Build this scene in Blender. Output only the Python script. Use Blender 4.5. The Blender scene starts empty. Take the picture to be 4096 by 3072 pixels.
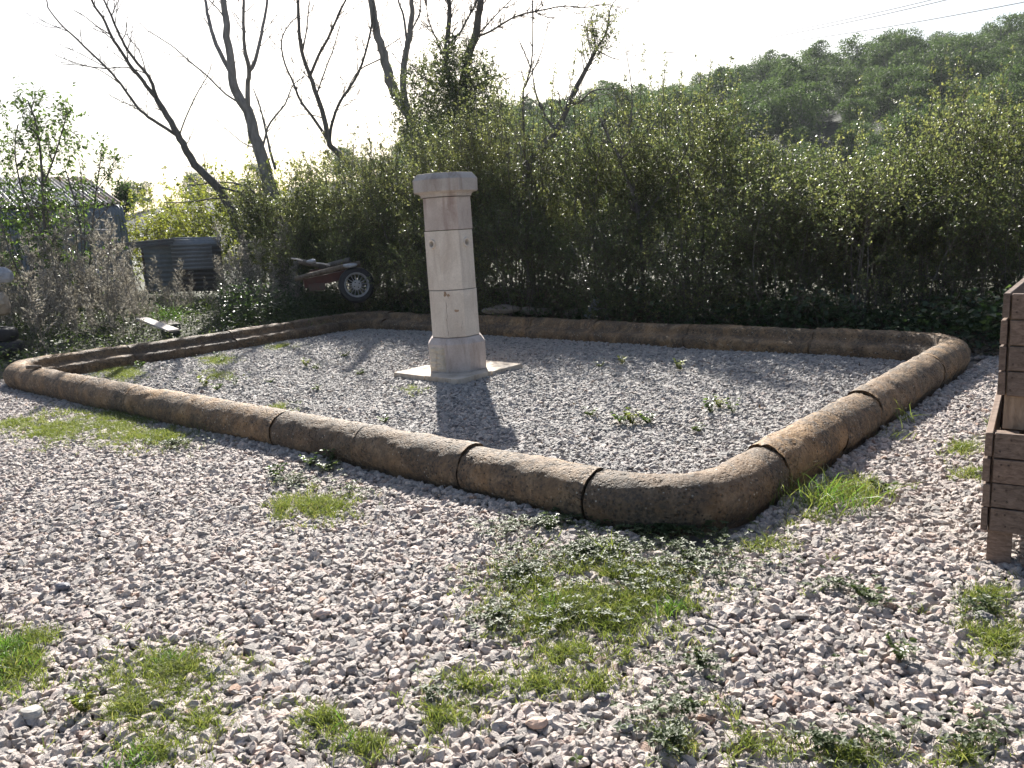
import bpy, math, random
import numpy as np
from mathutils import Matrix, Vector
random.seed(7); rng = np.random.default_rng(7)
SC = bpy.context.scene
C = SC.collection

# ---------------------------------------------------------------- camera, sky, sun, exposure
PX_F = 3180.0; PITCH = math.radians(11.17); ROLL = math.radians(3.42); EYE = 1.6
FWD = np.array([0, math.cos(PITCH), -math.sin(PITCH)]); RT = np.array([1., 0, 0]); UP = np.cross(RT, FWD)
cx_ = math.cos(ROLL)*RT - math.sin(ROLL)*UP; cy_ = math.sin(ROLL)*RT + math.cos(ROLL)*UP
cam = bpy.data.cameras.new('camera'); camo = bpy.data.objects.new('camera', cam); C.objects.link(camo)
M = Matrix.Identity(4)
for i in range(3):
    M[i][0] = cx_[i]; M[i][1] = cy_[i]; M[i][2] = -FWD[i]
M[2][3] = EYE
camo.matrix_world = M
cam.sensor_width = 36; cam.lens = 36*PX_F/4096; cam.clip_end = 2000; cam.clip_start = 0.05
SC.camera = camo

SUN_EL = math.radians(35); SUN_AZ = math.radians(-5.0)      # azimuth from +Y towards +X
w = bpy.data.worlds.new('World'); SC.world = w; w.use_nodes = True
nt = w.node_tree; bg = nt.nodes['Background']
sky = nt.nodes.new('ShaderNodeTexSky'); sky.sky_type = 'NISHITA'; sky.sun_disc = False
sky.sun_elevation = SUN_EL; sky.sun_rotation = SUN_AZ; sky.dust_density = 2.5; sky.air_density = 1.0
nt.links.new(sky.outputs[0], bg.inputs[0]); bg.inputs[1].default_value = 0.062
sun = bpy.data.lights.new('sun', 'SUN'); sun.energy = 5.0; sun.angle = math.radians(0.53); sun.color = (1, 0.955, 0.88)
suno = bpy.data.objects.new('sun', sun); C.objects.link(suno)
sd = Vector((math.sin(SUN_AZ)*math.cos(SUN_EL), math.cos(SUN_AZ)*math.cos(SUN_EL), math.sin(SUN_EL)))
suno.rotation_euler = sd.to_track_quat('Z', 'Y').to_euler()
suno.location = (-3, 30, 25)
vs = SC.view_settings; vs.view_transform = 'Standard'; vs.look = 'None'; vs.gamma = 1; vs.exposure = 1.33
vs.use_curve_mapping = False
cyc = SC.cycles
cyc.max_bounces = 6; cyc.diffuse_bounces = 3; cyc.glossy_bounces = 2; cyc.transmission_bounces = 4
cyc.transparent_max_bounces = 4; cyc.caustics_reflective = False; cyc.caustics_refractive = False

# ---------------------------------------------------------------- where a pixel of the photograph lies in the place
def ray(px, py):
    u = (px-2048)/PX_F; v = -(py-1536)/PX_F
    a = u*math.cos(ROLL)+v*math.sin(ROLL); b = -u*math.sin(ROLL)+v*math.cos(ROLL)
    return FWD+a*RT+b*UP
def at(px, py, Y):
    d = ray(px, py); return np.array([0, 0, EYE])+d*Y/d[1]
def gp(px, py, z=0.0):
    d = ray(px, py); return (np.array([0, 0, EYE])+d*(z-EYE)/d[2])
def kx(px):
    d = ray(px, 907-.0598*(px-2048)); return d[0]/d[1]
BA = math.radians(-42.2)
U = np.array([math.cos(BA), math.sin(BA)]); V = np.array([-math.sin(BA), math.cos(BA)])
def uvw(u, v, z=0.0): p = u*U+v*V; return np.array([p[0], p[1], z])
U0, U1, V0, V1 = -11.80, -1.77, 3.27, 9.13        # outer rectangle of the stone border
KW = 0.42

def sstep(a, b, x):
    t =  np.clip((x-a)/(b-a), 0, 1); return t*t*(3-2*t)
def hash3(i, j, k, s=0):
    h = (i*374761393+j*668265263+k*2147483647+s*1274126177) & 0xffffffff
    h = ((h ^ (h >> 13))*1274126177) & 0xffffffff
    h = h ^ (h >> 16)
    return (h & 0xffff)/65535.0
def vnoise(P, s=0):
    P = np.asarray(P, float); I = np.floor(P).astype(np.int64); F = P-I; F = F*F*(3-2*F)
    r = 0
    for a in (0, 1):
        for b in (0, 1):
            for c in (0, 1):
                wgt = (F[:, 0] if a else 1-F[:, 0])*(F[:, 1] if b else 1-F[:, 1])*(F[:, 2] if c else 1-F[:, 2])
                r = r+wgt*hash3(I[:, 0]+a, I[:, 1]+b, I[:, 2]+c, s)
    return r
def fbm(P, o=4, s=0):
    r = 0; a = .5; P = np.asarray(P, float)
    for k in range(o):
        r = r+a*(vnoise(P*2**k+17.3*k, s+k)-.5); a *= .5
    return r
def tz(x, y):
    x = np.asarray(x, float); y = np.asarray(y, float)
    u = x*U[0]+y*U[1]; v = x*V[0]+y*V[1]
    d = np.maximum(np.maximum(v-(V1+.1), (U0-.1)-u), 0)
    raise_ = .32*sstep(0, 2.6, d)
    left = sstep(6.5, 2.0, x)                    # gravel level continues flat to the right of the basin
    n = .02*np.sin(x*1.3+y*.7)*np.sin(y*1.1-x*.5)
    return raise_*left+n*sstep(.3, 1.5, d)

# ---------------------------------------------------------------- object helpers
def tag(o, label=None, cat=None, group=None, kind=None):
    if label: o['label'] = label
    if cat: o['category'] = cat
    if group: o['group'] = group
    if kind: o['kind'] = kind
    return o
def thing(name, label, cat, loc=(0, 0, 0), rz=0, group=None):
    o = bpy.data.objects.new(name, None); C.objects.link(o); o.empty_display_size = .1
    o.location = loc; o.rotation_euler = (0, 0, rz)
    return tag(o, label, cat, group)
def rootloc(p):
    l = np.zeros(3)
    while p is not None:
        l = l+np.array(p.location); p = p.parent
    return l
def meshobj(name, V_, F_, mat, parent=None, loc=None, smooth=False, rnd=None, local=False):
    """V_: (n,3) world verts; F_: (m,3|4) int array or list of lists"""
    V_ = np.asarray(V_, float)
    me = bpy.data.meshes.new(name)
    off = np.zeros(3) if local else (rootloc(parent) if parent is not None else (np.array(loc, float) if loc is not None else np.zeros(3)))
    V_ = V_-off
    if isinstance(F_, np.ndarray):
        k = F_.shape[1]; m = len(F_)
        me.vertices.add(len(V_)); me.vertices.foreach_set('co', V_.astype(np.float32).ravel())
        me.loops.add(m*k); me.loops.foreach_set('vertex_index', F_.astype(np.int32).ravel())
        me.polygons.add(m); me.polygons.foreach_set('loop_start', np.arange(0, m*k, k, dtype=np.int32))
        me.polygons.foreach_set('loop_total', np.full(m, k, dtype=np.int32))
        me.update(calc_edges=True)
    else:
        me.from_pydata([tuple(v) for v in V_], [], F_); me.update()
    if smooth: me.polygons.foreach_set('use_smooth', np.ones(len(me.polygons), dtype=bool))
    if rnd is not None:
        at_ = me.attributes.new('rnd', 'FLOAT', 'POINT'); at_.data.foreach_set('value', np.asarray(rnd, np.float32))
    if mat: me.materials.append(mat)
    o = bpy.data.objects.new(name, me); C.objects.link(o)
    if parent is not None: o.parent = parent
    elif loc is not None: o.location = loc
    return o
def copy_tree(o, parent=None):
    c = o.copy(); C.objects.link(c)
    if parent is not None: c.parent = parent
    for ch in list(KIDS.get(o.name, [])) or [x for x in o.children]:
        copy_tree(ch, c)
    return c
KIDS = {}
class MB:
    def __init__(s): s.v = []; s.f = []
    def box(s, c, sz, rot=None, jit=0):
        c = np.array(c, float); h = np.array(sz, float)/2; n = len(s.v)
        for x in (-1, 1):
            for y in (-1, 1):
                for z in (-1, 1):
                    p = np.array([x, y, z])*h
                    if jit: p = p+rng.uniform(-jit, jit, 3)
                    if rot is not None: p = rot @ p
                    s.v.append(c+p)
        for q in ((0, 1, 3, 2), (4, 6, 7, 5), (0, 4, 5, 1), (2, 3, 7, 6), (0, 2, 6, 4), (1, 5, 7, 3)):
            s.f.append([n+i for i in q])
        return s
    def tube(s, pts, rad, sides=6, cap=True):
        pts = np.asarray(pts, float); k = len(pts); rad = np.broadcast_to(np.asarray(rad, float), (k,))
        T = np.gradient(pts, axis=0); T /= np.linalg.norm(T, axis=1)[:, None]+1e-9
        ref = np.array([0, 0, 1.]) if abs(T[0][2]) < .9 else np.array([1., 0, 0])
        n = len(s.v); N = np.cross(T[0], ref); N /= np.linalg.norm(N)
        for i in range(k):
            N = N-T[i]*(N @ T[i]); N /= np.linalg.norm(N)+1e-9; B = np.cross(T[i], N)
            for j in range(sides):
                a = 2*math.pi*j/sides
                s.v.append(pts[i]+rad[i]*(math.cos(a)*N+math.sin(a)*B))
        for i in range(k-1):
            for j in range(sides):
                a = n+i*sides+j; b = n+i*sides+(j+1) % sides
                s.f.append([a, b, b+sides, a+sides])
        if cap:
            s.f.append([n+j for j in range(sides)][::-1]); s.f.append([n+(k-1)*sides+j for j in range(sides)])
        return s
    def lathe(s, prof, center, axis=(0, 0, 1), seg=24, closed=False):
        ax = np.array(axis, float); ax /= np.linalg.norm(ax)
        r = np.array([1., 0, 0]) if abs(ax[0]) < .9 else np.array([0, 1., 0])
        A = np.cross(ax, r); A /= np.linalg.norm(A); B = np.cross(ax, A); n = len(s.v); c = np.array(center, float)
        for (rr, h) in prof:
            for j in range(seg):
                a = 2*math.pi*j/seg; s.v.append(c+ax*h+rr*(math.cos(a)*A+math.sin(a)*B))
        m = len(prof)
        for i in range(m if closed else m-1):
            i2 = (i+1) % m
            for j in range(seg):
                j2 = (j+1) % seg
                s.f.append([n+i*seg+j, n+i*seg+j2, n+i2*seg+j2, n+i2*seg+j])
        return s
    def build(s, name, mat, parent=None, loc=None, smooth=False, local=False):
        return meshobj(name, s.v, s.f, mat, parent, loc, smooth, local=local)
def rotz(a): c, s = math.cos(a), math.sin(a); return np.array([[c, -s, 0], [s, c, 0], [0, 0, 1.]])
def rot_axis(ax, a): return np.array(Matrix.Rotation(a, 3, Vector(ax)))
def bevel(o, wd, seg=2):
    m = o.modifiers.new('bevel', 'BEVEL'); m.width = wd; m.segments = seg; m.limit_method = 'ANGLE'; return o

# ---------------------------------------------------------------- materials
def newmat(name):
    m = bpy.data.materials.new(name); m.use_nodes = True; nt = m.node_tree
    return m, nt, nt.nodes['Principled BSDF'], nt.nodes['Material Output']
def node(nt, t, **kw):
    n = nt.nodes.new(t)
    for k, v in kw.items():
        if k.startswith('i_'): n.inputs[k[2:].replace('_', ' ')].default_value = v
        else: setattr(n, k, v)
    return n
def ramp(nt, fac, stops, interp='LINEAR'):
    r = nt.nodes.new('ShaderNodeValToRGB'); e = r.color_ramp.elements; r.color_ramp.interpolation = interp
    while len(e) < len(stops): e.new(.5)
    for i, (p, c) in enumerate(stops):
        e[i].position = p; e[i].color = (*c, 1) if len(c) == 3 else c
    nt.links.new(fac, r.inputs[0]); return r.outputs[0]
def noise(nt, vec, scale, detail=5, rough=.55, dist=0):
    n = node(nt, 'ShaderNodeTexNoise'); n.inputs['Scale'].default_value = scale; n.inputs['Detail'].default_value = detail
    n.inputs['Roughness'].default_value = rough; n.inputs['Distortion'].default_value = dist
    if vec is not None: nt.links.new(vec, n.inputs['Vector'])
    return n.outputs['Fac']
def mixc(nt, f, a, b, mode='MIX'):
    m = nt.nodes.new('ShaderNodeMix'); m.data_type = 'RGBA'; m.blend_type = mode
    for s, x in ((m.inputs[0], f), (m.inputs[6], a), (m.inputs[7], b)):
        if isinstance(x, (int, float)): s.default_value = x
        elif isinstance(x, tuple): s.default_value = (*x, 1)
        else: nt.links.new(x, s)
    return m.outputs[2]
def bump(nt, h, strength, dist, base=None):
    b = node(nt, 'ShaderNodeBump'); b.inputs['Strength'].default_value = strength; b.inputs['Distance'].default_value = dist
    nt.links.new(h, b.inputs['Height'])
    if base is not None: nt.links.new(base, b.inputs['Normal'])
    return b.outputs[0]
def objco(nt): return nt.nodes.new('ShaderNodeTexCoord').outputs['Object']
def worldco(nt): return nt.nodes.new('ShaderNodeNewGeometry').outputs['Position']

def leafmat(name, cols, trans=.45, rough=.38, tcol=None, spec=.5):
    m, nt, p, out = newmat(name)
    a = node(nt, 'ShaderNodeAttribute', attribute_name='rnd')
    n = len(cols)
    col = ramp(nt, a.outputs['Fac'], [(i/max(n-1, 1), c) for i, c in enumerate(cols)])
    nt.links.new(col, p.inputs['Base Color']); p.inputs['Roughness'].default_value = rough
    p.inputs['Specular IOR Level'].default_value = spec
    t = node(nt, 'ShaderNodeBsdfTranslucent')
    tc = mixc(nt, 1.0, col, tcol or (2.2, 2.6, .9), 'MULTIPLY')
    nt.links.new(tc, t.inputs[0])
    mx = node(nt, 'ShaderNodeMixShader'); mx.inputs[0].default_value = trans
    nt.links.new(p.outputs[0], mx.inputs[1]); nt.links.new(t.outputs[0], mx.inputs[2]); nt.links.new(mx.outputs[0], out.inputs[0])
    return m
M_hedge = leafmat('hedge_leaf', [(.04, .052, .026), (.065, .08, .04), (.10, .115, .06), (.18, .18, .085)], .4, .4, tcol=(2.3, 2.45, 1.5), spec=.5)
M_bright = leafmat('yellow_green_leaf', [(.07, .095, .03), (.12, .14, .045), (.19, .19, .06)], .48, .4, tcol=(2.2, 2.3, 1.1))
M_leftleaf = leafmat('fresh_leaf', [(.04, .065, .025), (.06, .09, .035), (.10, .125, .05)], .42, .38, tcol=(2.1, 2.4, 1.1))
M_bramble = leafmat('bramble_leaf', [(.025, .042, .02), (.038, .06, .027), (.065, .09, .04)], .33, .4, tcol=(2, 2.3, 1.2))
M_ground_leaf = leafmat('ground_leaf', [(.04, .065, .025), (.065, .085, .04), (.10, .12, .055)], .3, .5, tcol=(2, 2.2, 1.2), spec=.3)
M_grass = leafmat('grass_blade', [(.075, .105, .03), (.12, .15, .045), (.175, .195, .07), (.28, .25, .14)], .42, .45, tcol=(1.9, 1.95, 1.05))
M_green = leafmat('green_grass', [(.06, .11, .03), (.09, .15, .04), (.13, .18, .06)], .45, .42, tcol=(1.8, 2.1, 1.0))
M_dry = leafmat('dry_stalk', [(.16, .15, .13), (.28, .26, .23), (.44, .42, .38)], .3, .6, tcol=(1.2, 1.18, 1.05))
M_pine = leafmat('pine_needles', [(.045, .065, .036), (.07, .1, .046), (.11, .14, .06)], .35, .6, tcol=(1.5, 1.7, 1.0), spec=.3)
M_litter = leafmat('leaf_litter', [(.06, .045, .03), (.11, .08, .05), (.18, .14, .09)], .2, .7, tcol=(1.2, 1.1, .9))

def barkmat(name, c1, c2, scale=14):
    m, nt, p, out = newmat(name); co = objco(nt)
    mp = node(nt, 'ShaderNodeMapping'); mp.inputs['Scale'].default_value = (1, 1, .25); nt.links.new(co, mp.inputs[0])
    n = noise(nt, mp.outputs[0], scale, 6, .6)
    nt.links.new(ramp(nt, n, [(.3, c1), (.7, c2)]), p.inputs['Base Color']); p.inputs['Roughness'].default_value = .85
    nt.links.new(bump(nt, n, .7, .02), p.inputs['Normal']); return m
M_bark = barkmat('flare_greyed_bark', (.15, .14, .13), (.32, .30, .28))  # lightened: the grey veil of lens flare is put into the bark colour
M_barkd = barkmat('dark_bark', (.075, .068, .06), (.19, .17, .15))  # raised too, for the haze glow over the trunks
M_twig = barkmat('twig_bark', (.05, .04, .03), (.13, .105, .08), 20)
M_log = barkmat('old_log', (.08, .06, .045), (.2, .16, .12), 25)

def kerbmat():
    m, nt, p, out = newmat('weathered_limestone'); co = worldco(nt)
    big = noise(nt, co, 1.6, 5, .6, .4); mid = noise(nt, co, 9, 6, .65); fine = noise(nt, co, 70, 5, .7)
    base = ramp(nt, mid, [(.25, (.15, .095, .055)), (.5, (.29, .195, .115)), (.78, (.46, .355, .245))])
    base = mixc(nt, ramp(nt, big, [(.44, (0, 0, 0)), (.64, (.45, .45, .45))]), base, (.31, .215, .13))
    info = node(nt, 'ShaderNodeObjectInfo')
    tint = ramp(nt, info.outputs['Random'], [(0, (.66, .64, .64)), (.5, (.92, .88, .84)), (1, (1.12, 1.02, .86))])
    base = mixc(nt, 1.0, base, tint, 'MULTIPLY')
    # dark crust of lichen, patches of its own
    n2 = noise(nt, co, 2.6, 9, .74, .8)
    crust = ramp(nt, n2, [(.41, (0, 0, 0)), (.54, (.95, .95, .95))])
    n3 = noise(nt, co, 38, 4, .7)
    crustf = mixc(nt, 1.0, crust, ramp(nt, n3, [(.35, (.2, .2, .2)), (.6, (1, 1, 1))]), 'MULTIPLY')
    col = mixc(nt, crustf, base, (.075, .062, .05))
    vo = node(nt, 'ShaderNodeTexVoronoi'); vo.inputs['Scale'].default_value = 30; nt.links.new(co, vo.inputs['Vector'])
    spots = ramp(nt, vo.outputs['Distance'], [(.10, (1, 1, 1)), (.2, (0, 0, 0))])
    n4 = noise(nt, co, 5, 2); sp = mixc(nt, 1.0, spots, ramp(nt, n4, [(.5, (0, 0, 0)), (.62, (1, 1, 1))]), 'MULTIPLY')
    col = mixc(nt, sp, col, (.5, .48, .42))
    gr = ramp(nt, fine, [(.3, (.6, .6, .6)), (.7, (1.25, 1.25, 1.25))])
    col = mixc(nt, .8, col, gr, 'MULTIPLY')
    dv = node(nt, 'ShaderNodeTexVoronoi'); dv.inputs['Scale'].default_value = 34; nt.links.new(co, dv.inputs['Vector'])
    dp = ramp(nt, dv.outputs['Distance'], [(.14, (1, 1, 1)), (.3, (0, 0, 0))]); dpm = mixc(nt, 1.0, dp, ramp(nt, noise(nt, co, 8, 3), [(.44, (0, 0, 0)), (.56, (1, 1, 1))]), 'MULTIPLY')
    col = mixc(nt, dpm, col, (.03, .026, .022))
    nt.links.new(col, p.inputs['Base Color']); p.inputs['Roughness'].default_value = .65
    p.inputs['Specular IOR Level'].default_value = .3
    pv = node(nt, 'ShaderNodeTexVoronoi'); pv.inputs['Scale'].default_value = 46; nt.links.new(co, pv.inputs['Vector'])
    pits = ramp(nt, pv.outputs['Distance'], [(.12, (0, 0, 0)), (.42, (1, 1, 1))])
    pm = mixc(nt, ramp(nt, noise(nt, co, 6, 3), [(.42, (0, 0, 0)), (.56, (1, 1, 1))]), (1., 1., 1.), pits)
    b = bump(nt, pm, .9, .02); b = bump(nt, n3, .9, .015, b); b = bump(nt, fine, .8, .006, b)
    nt.links.new(b, p.inputs['Normal']); return m
M_kerb = kerbmat()

def stonemat(name, c1, c2, stain, hor=False):
    m, nt, p, out = newmat(name); co = worldco(nt)
    n1 = noise(nt, co, 3.0, 6, .6, .8); n2 = noise(nt, co, 55, 5, .7)
    mp = node(nt, 'ShaderNodeMapping'); mp.inputs['Scale'].default_value = (5, 5, 1.1); nt.links.new(co, mp.inputs[0])
    n3 = noise(nt, mp.outputs[0], 1.4, 6, .65, .5)
    col = ramp(nt, n1, [(.3, c1), (.7, c2)])
    col = mixc(nt, ramp(nt, n3, [(.46, (0, 0, 0)), (.66, (.85, .85, .85))]), col, stain)
    col = mixc(nt, .5, col, ramp(nt, n2, [(.3, (.75, .75, .75)), (.7, (1.15, 1.15, 1.15))]), 'MULTIPLY')
    vo = node(nt, 'ShaderNodeTexVoronoi'); vo.inputs['Scale'].default_value = 26; nt.links.new(co, vo.inputs['Vector'])
    sp = ramp(nt, vo.outputs['Distance'], [(.04, (1, 1, 1)), (.1, (0, 0, 0))])
    sp2 = mixc(nt, 1.0, sp, ramp(nt, noise(nt, co, 7, 2), [(.52, (0, 0, 0)), (.6, (1, 1, 1))]), 'MULTIPLY')
    col = mixc(nt, sp2, col, (.16, .11, .075))
    nt.links.new(col, p.inputs['Base Color']); p.inputs['Roughness'].default_value = .8; p.inputs['Specular IOR Level'].default_value = .3
    b = bump(nt, n2, .35, .004); mpb = node(nt, 'ShaderNodeMapping'); mpb.inputs['Scale'].default_value = (6, 6, 40); nt.links.new(co, mpb.inputs[0])
    b = bump(nt, noise(nt, mpb.outputs[0], 2.0, 4), .25, .004, b)
    b = bump(nt, sp2, -.6, .006, b)
    nt.links.new(b, p.inputs['Normal']); return m
M_st_pale = stonemat('pale_cut_limestone', (.60, .53, .455), (.71, .64, .56), (.52, .44, .37))
M_st_up = stonemat('weathered_cut_limestone', (.42, .35, .31), (.56, .49, .44), (.30, .22, .19))
M_st_cap = stonemat('grey_cap_limestone', (.38, .34, .31), (.50, .455, .42), (.27, .22, .19))
M_st_base = stonemat('pinkish_base_limestone', (.50, .43, .40), (.60, .53, .49), (.38, .31, .27))
M_slab = stonemat('travertine_slab', (.45, .38, .31), (.6, .53, .45), (.36, .29, .22))
M_rough = stonemat('rough_hewn_limestone', (.44, .40, .33), (.58, .52, .45), (.33, .28, .22))

def gravelmat(name='gravel_stone', tint=(1, 1, 1)):
    m, nt, p, out = newmat(name); co = objco(nt)
    info = node(nt, 'ShaderNodeObjectInfo')
    col = ramp(nt, info.outputs['Random'], [(0, (.2, .185, .18)), (.1, (.35, .32, .30)), (.3, (.47, .42, .385)), (.55, (.56, .49, .445)),
                                           (.72, (.64, .57, .525)), (.84, (.56, .46, .42)), (.9, (.66, .58, .52)), (.965, (.52, .39, .33)), (.985, (.2, .19, .2)), (1, (.46, .3, .22))])
    n = noise(nt, co, 2.2, 4, .6)
    col = mixc(nt, .7, col, ramp(nt, n, [(.3, (.68, .67, .67)), (.7, (1.15, 1.13, 1.1))]), 'MULTIPLY')
    col = mixc(nt, 1.0, col, tint, 'MULTIPLY')
    nt.links.new(col, p.inputs['Base Color']); p.inputs['Roughness'].default_value = .62; p.inputs['Specular IOR Level'].default_value = .5
    nt.links.new(bump(nt, noise(nt, co, 7, 3), .5, .12), p.inputs['Normal']); return m
M_gravel = gravelmat(); M_gravel_in = gravelmat('grey_gravel_stone', (.80, .85, .88))

def groundmat():
    m, nt, p, out = newmat('gritty_soil'); co = worldco(nt)
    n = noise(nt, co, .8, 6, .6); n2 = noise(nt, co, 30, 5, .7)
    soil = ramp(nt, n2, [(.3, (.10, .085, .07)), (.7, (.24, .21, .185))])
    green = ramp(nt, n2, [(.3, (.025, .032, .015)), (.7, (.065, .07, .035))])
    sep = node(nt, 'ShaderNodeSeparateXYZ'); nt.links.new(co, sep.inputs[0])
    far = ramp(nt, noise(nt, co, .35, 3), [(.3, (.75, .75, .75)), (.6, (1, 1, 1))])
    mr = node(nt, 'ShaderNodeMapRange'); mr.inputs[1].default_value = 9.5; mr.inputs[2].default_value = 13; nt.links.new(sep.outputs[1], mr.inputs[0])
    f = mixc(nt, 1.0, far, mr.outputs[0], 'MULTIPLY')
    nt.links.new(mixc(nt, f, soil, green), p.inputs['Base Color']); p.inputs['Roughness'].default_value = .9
    nt.links.new(bump(nt, n2, .8, .02), p.inputs['Normal']); return m
M_ground = groundmat()
def hillmat():
    m, nt, p, out = newmat('scrubby_hillside'); co = worldco(nt)
    n = noise(nt, co, .25, 6, .65)
    nt.links.new(ramp(nt, n, [(.3, (.012, .018, .009)), (.6, (.02, .028, .014)), (.85, (.035, .038, .022))]), p.inputs['Base Color'])
    p.inputs['Roughness'].default_value = .9; nt.links.new(bump(nt, n, 1, .5), p.inputs['Normal']); return m
M_hill = hillmat()

def metalmat(name, c1, c2, rust, amt=.55, rough=.42, metallic=.6):
    m, nt, p, out = newmat(name); co = objco(nt)
    n = noise(nt, co, 1.3, 6, .65, .5); n2 = noise(nt, co, 14, 5, .7)
    col = ramp(nt, n2, [(.3, c1), (.7, c2)])
    f = ramp(nt, n, [(amt, (0, 0, 0)), (amt+.12, (1, 1, 1))])
    nt.links.new(mixc(nt, f, col, rust), p.inputs['Base Color'])
    inv = node(nt, 'ShaderNodeMath', operation='SUBTRACT'); inv.inputs[0].default_value = metallic; nt.links.new(f, inv.inputs[1]); inv.use_clamp = True
    nt.links.new(inv.outputs[0], p.inputs['Metallic'])
    nt.links.new(ramp(nt, n2, [(.3, (rough,)*3), (.8, (rough+.25,)*3)]), p.inputs['Roughness']); return m
M_sheet = metalmat('galvanised_sheet', (.22, .225, .235), (.32, .325, .34), (.14, .10, .075), rough=.5)
M_sheet_rust = metalmat('rusty_sheet', (.12, .115, .115), (.2, .195, .195), (.11, .06, .04), .5, .5)
M_sheet_wall = metalmat('dull_blue_grey_sheet', (.17, .19, .21), (.25, .27, .29), (.15, .12, .1), .66, .55, .3)
M_sheet_green = metalmat('faded_green_sheet', (.10, .15, .14), (.16, .2, .19), (.17, .1, .06), .6, .5, .2)
M_red = metalmat('rusty_red_paint', (.06, .022, .018), (.10, .035, .028), (.06, .04, .03), .5, .5, .1)
M_alloy = metalmat('dull_alloy', (.26, .26, .27), (.4, .4, .4), (.2, .18, .16), .55, .45, .4)
M_wire = metalmat('cable_metal', (.12, .125, .13), (.18, .18, .18), (.15, .15, .15), .8, .6, .1)

def woodmat(name, c1, c2, grain=(1, 1, 1), scale=1):
    m, nt, p, out = newmat(name); co = objco(nt)
    info = node(nt, 'ShaderNodeObjectInfo')
    add = node(nt, 'ShaderNodeVectorMath', operation='ADD'); nt.links.new(co, add.inputs[0]); 
    rv = node(nt, 'ShaderNodeMath', operation='MULTIPLY'); rv.inputs[1].default_value = 37; nt.links.new(info.outputs['Random'], rv.inputs[0]); nt.links.new(rv.outputs[0], add.inputs[1])
    mp = node(nt, 'ShaderNodeMapping'); mp.inputs['Scale'].default_value = grain; nt.links.new(add.outputs[0], mp.inputs[0])
    n = noise(nt, mp.outputs[0], 9*scale, 6, .6, .8); n2 = noise(nt, add.outputs[0], 3, 4, .6)
    col = ramp(nt, n, [(.3, c1), (.65, c2)])
    col = mixc(nt, .6, col, ramp(nt, n2, [(.3, (.65, .65, .66)), (.7, (1.2, 1.15, 1.1))]), 'MULTIPLY')
    col = mixc(nt, .5, col, ramp(nt, info.outputs['Random'], [(0, (.7, .72, .76)), (1, (1.25, 1.15, 1.1))]), 'MULTIPLY')
    vo = node(nt, 'ShaderNodeTexVoronoi'); vo.inputs['Scale'].default_value = 7; nt.links.new(add.outputs[0], vo.inputs['Vector'])
    kn = ramp(nt, vo.outputs['Distance'], [(.05, (1, 1, 1)), (.09, (0, 0, 0))])
    col = mixc(nt, kn, col, (c1[0]*.4, c1[1]*.35, c1[2]*.3))
    nt.links.new(col, p.inputs['Base Color']); p.inputs['Roughness'].default_value = .75; p.inputs['Specular IOR Level'].default_value = .3
    nt.links.new(bump(nt, n, .5, .004), p.inputs['Normal']); return m
M_crate = woodmat('weathered_brown_board', (.10, .072, .055), (.24, .18, .145), (1, 6, 9))
M_crate_end = woodmat('end_grain_board', (.05, .035, .028), (.12, .085, .068), (2, 2, 2))
M_post = woodmat('pale_crate_post', (.20, .145, .10), (.38, .29, .21), (5, 5, 1))
M_plank = woodmat('silvery_plank', (.34, .32, .30), (.62, .6, .57), (1, 8, 8))
M_blueplank = woodmat('bluish_painted_board', (.25, .29, .33), (.45, .5, .54), (4, 4, 1))
def plain(name, c, rough=.8, spec=.4):
    m, nt, p, out = newmat(name); co = objco(nt); n = noise(nt, co, 12, 5, .65)
    nt.links.new(ramp(nt, n, [(.3, tuple(x*.7 for x in c)), (.7, tuple(x*1.2 for x in c))]), p.inputs['Base Color'])
    p.inputs['Roughness'].default_value = rough; p.inputs['Specular IOR Level'].default_value = spec
    nt.links.new(bump(nt, n, .4, .01), p.inputs['Normal']); return m
M_rubber = plain('perished_rubber', (.035, .035, .038), .7)
M_dark = plain('dark_bore', (.03, .025, .02), .95, .1)
M_crackfill = plain('crack_dirt', (.20, .14, .10), .95, .1)
M_chip = plain('chipped_ochre_stone', (.36, .25, .17), .9, .2)
M_blue = plain('blue_plastic', (.03, .08, .22), .45)
M_rag = plain('pale_grey_cloth', (.36, .37, .40), .9)
M_beige = plain('beige_boulder', (.36, .30, .23), .9)
M_nail = plain('rusty_nail', (.07, .045, .035), .6)
M_rubble = plain('grey_rubble', (.25, .22, .19), .9)
M_lichen = plain('grey_lichen', (.24, .235, .21), .95, .1)

# ---------------------------------------------------------------- ground and hill
def gridmesh(xs, ys, zf):
    X, Y = np.meshgrid(xs, ys); Z = zf(X.ravel(), Y.ravel())
    V_ = np.stack([X.ravel(), Y.ravel(), Z], 1); nx, ny = len(xs), len(ys)
    i = np.arange(nx-1); j = np.arange(ny-1); I, J = np.meshgrid(i, j); a = (J*nx+I).ravel()
    return V_, np.stack([a, a+1, a+1+nx, a+nx], 1)
xs = np.concatenate([[-600, -400, -200, -100, -60, -40], np.arange(-28, 20, .3), [25, 40, 60, 100, 200, 400, 600]])
ys = np.concatenate([[-200, -120, -60, -40, -15, -6], np.arange(-2, 34, .3), [36, 42, 55, 80, 130, 250, 400, 560]])
def gz0(x, y):
    t = tz(x, y); u = x*U[0]+y*U[1]; v = x*V[0]+y*V[1]; d = np.maximum(np.maximum(v-(V1+.1), (U0-.1)-u), 0); return t-.04*(1-sstep(0, .8, d))
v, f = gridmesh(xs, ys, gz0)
tag(meshobj('ground', v, f, M_ground, smooth=True), kind='structure')

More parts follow.
